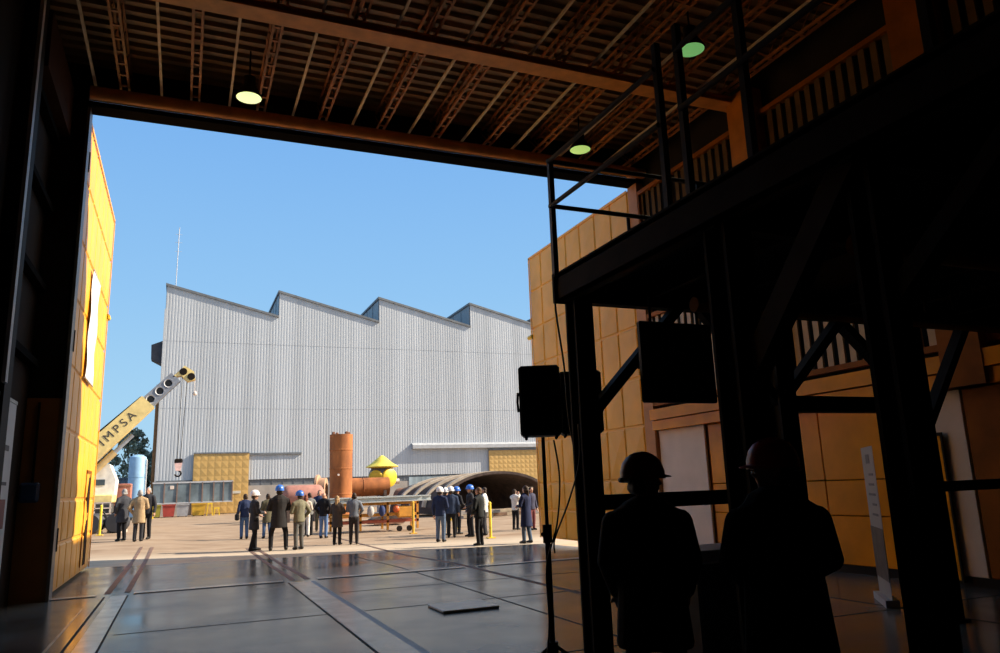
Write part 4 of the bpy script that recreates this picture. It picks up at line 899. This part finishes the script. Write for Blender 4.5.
    k.cap(S((0, 0, 1.06)), S((0, .0, 1.34)), .168 * s * bk, .192 * s * (1 + (bk - 1) * .7), .72); k.cap(S((-sh * .78 * (1 + (bk - 1) * .6), -.005, 1.39 - (bk - 1) * .20)), S((sh * .78 * (1 + (bk - 1) * .6), -.005, 1.39 - (bk - 1) * .20)), .088 * s * (1 + (bk - 1) * .45), None, .9); [k.cap(S((q * .03, -.02, 1.475)), S((q * sh * (1 + (bk - 1) * .6), -.005, 1.40 - (bk - 1) * .18)), .080 * s, .078 * s * (1 + (bk - 1) * .4), .95) for q in (-1, 1)]
    k.cap(S((0, -.012, 1.44)), S((0, .0, 1.495)), .078 * s, .066 * s)
    fl = {'jacket': .185, 'coat': .205, 'long': .215, 'shirt': .172}[cut] * (1 + (bk - 1) * .8)
    k.lathe([(.0001, hem * s), (fl * s * .96, hem * s), (fl * s, (hem + .03) * s), (.172 * bk * s, 1.0 * s), (.16 * bk * s, 1.15 * s), (.0001, 1.16 * s)], (0, 0, 0), Matrix(((1, 0, 0), (0, .74, 0), (0, 0, 1))), 20)
    for i in range(len(k.v) - 120, len(k.v)): k.v[i].y += lean * max(0, k.v[i].z / s - .95) * s
    for a, e, w in J: k.cap(S(a), S(e), .074 * s * (1 + (bk - 1) * .5), .062 * s * (1 + (bk - 1) * .4)); k.cap(S(e), S(w - (w - e).normalized() * .02), .062 * s * (1 + (bk - 1) * .4), .050 * s)
    solid({'jacket': 'jacket', 'coat': 'coat', 'long': 'long_coat', 'shirt': 'shirt'}[cut], k, vox, cloth(top), root)
    # ---- hair
    if not bald:
        k = MB(); k.ell(Hd((0, -.022, 1.668)), (.085, .093, .102), T * s, 14, 10); k.cap(Hd((-.05, -.05, 1.60)), Hd((.05, -.05, 1.60)), .05 * s)
        if fem:
            k.cap(Hd((0, -.075, 1.60)), Hd((0, -.085, 1.43)), .07 * s, .05 * s)
            for a in (-1, 1): k.cap(Hd((a * .07, -.03, 1.62)), Hd((a * .07, -.04, 1.46)), .03 * s, .025 * s)
        solid('hair', k, .014 if not near else .01, cloth(hair, .6), root, 2)
    if hat:
        k = MB(); Mh_ = T * s; Mt = Matrix(((1, 0, 0), (0, 1.18, 0), (0, 0, 1)))
        k.lathe([(.124, -.022), (.124, .025), (.110, .08), (.084, .118), (.045, .138), (.0001, .144)], Hd((0, -.005, 1.676)), Mh_ @ Mt, 28)
        k.lathe([(.120, -.024), (.127, -.024), (.127, -.014), (.120, -.012)], Hd((0, -.005, 1.676)), Mh_ @ Mt, 28, True)
        for dx in (-.03, 0, .03):
            pts = [Hd((dx, -.005 + .142 * math.cos(q) * (1 - abs(dx) * 2), 1.676 + .146 * math.sin(q))) for q in [.35 + i * .245 for i in range(11)]]; k.path(pts, .0075 * s, 6)
        o = k.build('hard_hat', mat('hard_hat_%02d%02d%02d' % tuple(int(c * 99) for c in hat), hat, .32, var=.05), root, world=False, smooth=50)
        k = MB(); n_ = 14; vs = []
        for r_, z_ in ((1.0, .004), (1.36, -.010), (1.36, -.017), (1.0, -.008)):
            for i in range(n_ + 1):
                a = math.radians(25 + 130 * i / n_); rr = 1 + (r_ - 1) * math.sin((a - math.radians(25)) / math.radians(130) * PI) ** .7
                vs.append(Hd((.118 * rr * math.cos(a), -.005 + .140 * rr * math.sin(a), 1.676 + z_)))
        m_ = n_ + 1; k.add(vs, [(j * m_ + i, j * m_ + i + 1, ((j + 1) % 4) * m_ + i + 1, ((j + 1) % 4) * m_ + i) for j in range(4) for i in range(n_)]); k.build('visor', o.data.materials[0], o, world=False)
        if near:
            k = MB(); k.cap(Hd((-.02, -.150, 1.650)), Hd((.02, -.150, 1.650)), .017 * s); k.cap(Hd((-.08, -.115, 1.645)), Hd((.08, -.115, 1.645)), .014 * s); k.build('ratchet_band', BLACKPL, o, world=False)
    if extra:
        for e in extra:
            if e == 'glasses':
                k = MB()
                for a in (-1, 1):
                    c = Hd((a * .034, .108, 1.648)); k.path([c + T @ V((.024 * math.cos(q), 0, .018 * math.sin(q))) for q in [i * PI / 6 for i in range(13)]], .0028, 6, False); k.path([Hd((a * .060, .106, 1.652)), Hd((a * .083, .0, 1.650))], .0028, 6)
                k.path([Hd((-.010, .11, 1.652)), Hd((.010, .11, 1.652))], .0028, 6); k.build('glasses', mat('steel_spectacles', (.6, .6, .6), .2, metal=1), root, world=False)
            if e in ('bag', 'backpack'):
                k = MB(); c = S((-.30, -.02, .86)) if e == 'bag' else S((0, -.22, 1.22)); k.cbox(c, (.12 if e == 'bag' else .30, .34 if e == 'bag' else .14, .26 if e == 'bag' else .42), .04)
                k.path([c + V((0, -.1, .12)), c + V((0, -.07, .2)), c + V((0, .07, .2)), c + V((0, .1, .12))], .012, 6); k.build('shoulder_bag' if e == 'bag' else 'backpack', cloth((.012, .012, .014)), root, world=False)
            if e == 'camera':
                k = MB(); c = S((0, .30, 1.55)); k.cbox(c, (.12, .06, .08), .01); k.path([c, c + V((0, .09, 0))], .032, 12); k.build('camera', BLACKPL, root, world=False)
            if e == 'paper':
                k = MB(); k.box(-.12 * s, .12 * s, .26 * s, .27 * s, 1.05 * s, 1.22 * s); k.build('paper', WHITEP, root, world=False)
            if e == 'scarf':
                k = MB(); k.cap(S((0, .0, 1.47)), S((0, .01, 1.52)), .085 * s, .075 * s); solid('scarf', k, .016, cloth((.5, .47, .42)), root)
    return root

NAVY = (.018, .028, .07); BLK = (.010, .010, .012); CHAR = (.03, .03, .034); JEAN = (.06, .11, .22); OLIVE = (.085, .075, .045); GRYJ = (.16, .16, .155); BEIGE = (.36, .25, .14); WHT = (.62, .60, .56); BLUEH = (.035, .14, .50); WHH = (.72, .70, .68)
GREYH = (.30, .29, .28); BRN = (.035, .02, .012); BLOND = (.30, .19, .09); RED = (.16, .05, .025)
DIMSK = mat('skin_shaded', (.26, .13, .085), .55, var=.08)  # skin copy darkened in colour for the two figures in shade
person('person in a dark coat with grey hair, standing nearest the gate leaf, back turned', -2.0, 32.4, 40, 1.90, (.04, .042, .05), BLK, 'coat', ('pocket', 'pocket'), hair=GREYH, group='visitors by the crane', bulk=1.1)
person('person in a beige jacket and dark trousers seen from behind', -1.42, 32.0, -10, 1.88, BEIGE, CHAR, 'coat', ('pocket', 'front'), hair=GREYH, group='visitors by the crane', bulk=1.08)
person('person in a dark jacket half hidden behind the beige jacket', -1.22, 33.8, 160, 2.0, CHAR, BLK, 'jacket', ('hang', 'pocket'), hair=GREYH, group='visitors by the crane', bulk=1.05)
person('person in navy with a black shoulder bag behind the white helmet and dark suit', 2.40, 32.7, 10, 1.76, NAVY, JEAN, 'jacket', ('hang', 'front'), extra=['bag'], hair=BRN)
person('person in a dark suit and white helmet, striding in the group of blue helmets', 2.18, 25.7, -75, 1.80, CHAR, BLK, 'coat', ('bend', 'front'), hat=WHH, stride=.10)
person('person in an olive brown jacket and jeans seen from behind', 3.25, 32.4, 15, 1.74, OLIVE, JEAN, 'coat', ('front', 'hang'), hair=BRN, stride=.08)
person('tallest person in the yard, blue helmet and big dark coat with legs apart', 2.88, 25.2, 0, 1.94, (.022, .02, .02), BLK, 'coat', ('front', 'front'), hat=BLUEH, stance=.20, bulk=1.22)
person('person in an olive grey jacket and blue helmet beside the tall dark coat', 3.50, 25.2, 25, 1.76, (.16, .15, .10), (.09, .09, .085), 'jacket', ('front', 'pocket'), hat=BLUEH, bulk=1.08)
person('person with reddish hair in a beige top and white trousers', 4.74, 32.2, -20, 1.66, (.50, .42, .34), WHT, 'jacket', ('hang', 'front'), hair=RED, fem=True)
person('person in a grey jacket and black trousers just right of the white trousers', 5.02, 33.2, 5, 1.74, GRYJ, BLK, 'jacket', ('pocket', 'pocket'), hair=BRN)
person('person in a dark navy top, dark hair, before the upright rusty cylinder', 5.85, 35.7, 170, 1.82, NAVY, OLIVE, 'jacket', ('cross', 'cross'), hair=BRN)
person('bald person in a black jacket and blue jeans', 5.22, 30.8, -30, 1.74, BLK, (.10, .17, .32), 'jacket', ('pocket', 'pocket'), bald=True)
person('fair-haired person in a brown grey coat and black boots', 4.97, 26.6, -35, 1.62, (.055, .042, .035), BLK, 'coat', ('front', 'front'), hair=BLOND, fem=True, bulk=1.1)
person('person in a grey blue shirt and dark trousers leaning at the grey beams', 5.50, 26.4, -15, 1.70, (.13, .145, .175), (.025, .022, .024), 'shirt', ('front', 'bend'), hair=BRN, lean=.12)
person('person in navy jacket, blue jeans and white helmet, first in the white helmet row', 8.28, 25.4, -40, 1.78, NAVY, (.09, .13, .21), 'jacket', ('hang', 'front'), hat=WHH)
person('person in a white helmet and dark clothes, second in the white helmet row', 9.66, 28.9, -60, 1.76, CHAR, BLK, 'jacket', ('front', 'front'), hat=WHH)
person('person in navy and grey with white helmet, third in the white helmet row', 9.36, 27.4, -20, 1.80, (.03, .045, .085), BLK, 'jacket', ('hang', 'hang'), hat=WHH, bulk=1.05)
person('person in blue helmet and black jacket beside the row of white helmets', 10.3, 29.4, -70, 1.80, BLK, BLK, 'jacket', ('front', 'bend'), hat=BLUEH, bulk=1.05)
person('person in blue helmet and dark clothes turned to the row of white helmets', 10.12, 27.4, 90, 1.85, CHAR, BLK, 'jacket', ('bend', 'pocket'), hat=BLUEH, stance=.14)
person('bareheaded person in a black suit, nearest the hall, before the cream jacket', 8.75, 22.9, 40, 1.78, (.018, .02, .02), BLK, 'jacket', ('low', 'low'), hair=(.13, .075, .04), bulk=1.15)
person('person in a cream jacket and dark trousers behind the black suit', 10.85, 27.8, 60, 1.80, WHT, CHAR, 'jacket', ('cross', 'pocket'), hair=BRN)
person('person in a white jacket photographing, beside the long navy coat', 13.2, 30.2, -60, 1.68, WHT, BLK, 'jacket', ('raise', 'raise'), hair=BRN, extra=['camera'], group='visitors by the gate leaf')
person('person in a long navy coat and boots beside the shaded gate leaf', 10.32, 22.75, 30, 1.80, (.016, .022, .06), (.07, .10, .15), 'long', ('front', 'front'), hair=BRN, fem=True, bulk=1.1, stride=.05, group='visitors by the gate leaf')
person('person with long black hair half hidden behind the long navy coat', 13.6, 29.4, -160, 1.74, (.05, .05, .08), (.16, .05, .05), 'jacket', ('hang', 'hang'), hair=(.008, .008, .008), fem=True, group='visitors by the gate leaf')
# the two dark figures under the platform
DK = (.010, .009, .009)
person('person in a black coat and dark red hard hat standing before the corner column', 2.81, 4.3, -33, 1.765, DK, DK, 'coat', ('close', 'close'), hat=(.20, .014, .012), turn=-72, bulk=1.22, vox=.0105, stance=.12, group='visitors under the platform', skin=DIMSK)
person('person in black with glasses and a red hard hat, facing the other hard hat', 3.22, 3.55, -20, 1.80, DK, DK, 'coat', ('low', 'low'), hat=(.42, .018, .02), turn=80, bulk=1.32, vox=.0105, stance=.13, extra=['glasses'], group='visitors under the platform', skin=DIMSK)

# ------------------------------------------------------------------ camera, sun and sky
cam = bpy.data.cameras.new('camera'); cam.sensor_width = 36; cam.lens = 27.0; cam.clip_start = .05; cam.clip_end = 2000
co = bpy.data.objects.new('camera', cam); COL.objects.link(co); SC.camera = co
R = ((0.92308135, -0.38301273, -0.03495814), (0.04842558, 0.20591437, -0.97737108), (0.38154395, 0.90050015, 0.20862332))
r, d, f = V(R[0]), V(R[1]), V(R[2])
M = Matrix((r, -d, -f)).transposed().to_4x4(); M.translation = V((0, 0, 1.65)); co.matrix_world = M

sl = bpy.data.lights.new('sun', 'SUN'); sl.energy = 10.0; sl.angle = .0093; sl.color = (1.0, .88, .72)
so = bpy.data.objects.new('sun', sl); COL.objects.link(so); so.location = (60, -10, 40)
so.rotation_euler = V((-1, .22, -.668)).to_track_quat('-Z', 'Y').to_euler()

w = bpy.data.worlds.new('sky'); SC.world = w; w.use_nodes = True; nt = w.node_tree; n = nt.nodes; l = nt.links
bg = n['Background']; tc = n.new('ShaderNodeTexCoord'); sx = n.new('ShaderNodeSeparateXYZ'); cr = n.new('ShaderNodeValToRGB')
l.new(tc.outputs['Generated'], sx.inputs[0]); l.new(sx.outputs['Z'], cr.inputs['Fac'])
# the sky pales towards the sun
dp = n.new('ShaderNodeVectorMath'); dp.operation = 'DOT_PRODUCT'; dp.inputs[1].default_value = V((1, -.22, .668)).normalized()
l.new(tc.outputs['Generated'], dp.inputs[0])
gl = n.new('ShaderNodeMapRange'); gl.interpolation_type = 'SMOOTHSTEP'; gl.inputs['From Min'].default_value = .45; gl.inputs['From Max'].default_value = 1.0
l.new(dp.outputs['Value'], gl.inputs['Value'])
mx = n.new('ShaderNodeMix'); mx.data_type = 'RGBA'; l.new(gl.outputs['Result'], mx.inputs['Factor']); l.new(cr.outputs['Color'], mx.inputs['A']); mx.inputs['B'].default_value = (1.5, 1.4, 1.25, 1)
l.new(mx.outputs['Result'], bg.inputs['Color'])
e = cr.color_ramp.elements; e[0].position = 0; e[0].color = (.44, .70, .88, 1); e[1].position = 1; e[1].color = (.10, .28, .66, 1)
for p, c in ((.10, (.39, .665, .90)), (.25, (.29, .565, .90)), (.45, (.20, .455, .87))):
    q = e.new(p); q.color = (*c, 1)
bg.inputs['Strength'].default_value = 1.0
vs = SC.view_settings; vs.view_transform = 'Standard'; vs.look = 'None'; vs.exposure = 0; vs.gamma = 1; vs.use_curve_mapping = False
SC.cycles.use_denoising = True; SC.cycles.max_bounces = 8; SC.cycles.diffuse_bounces = 5
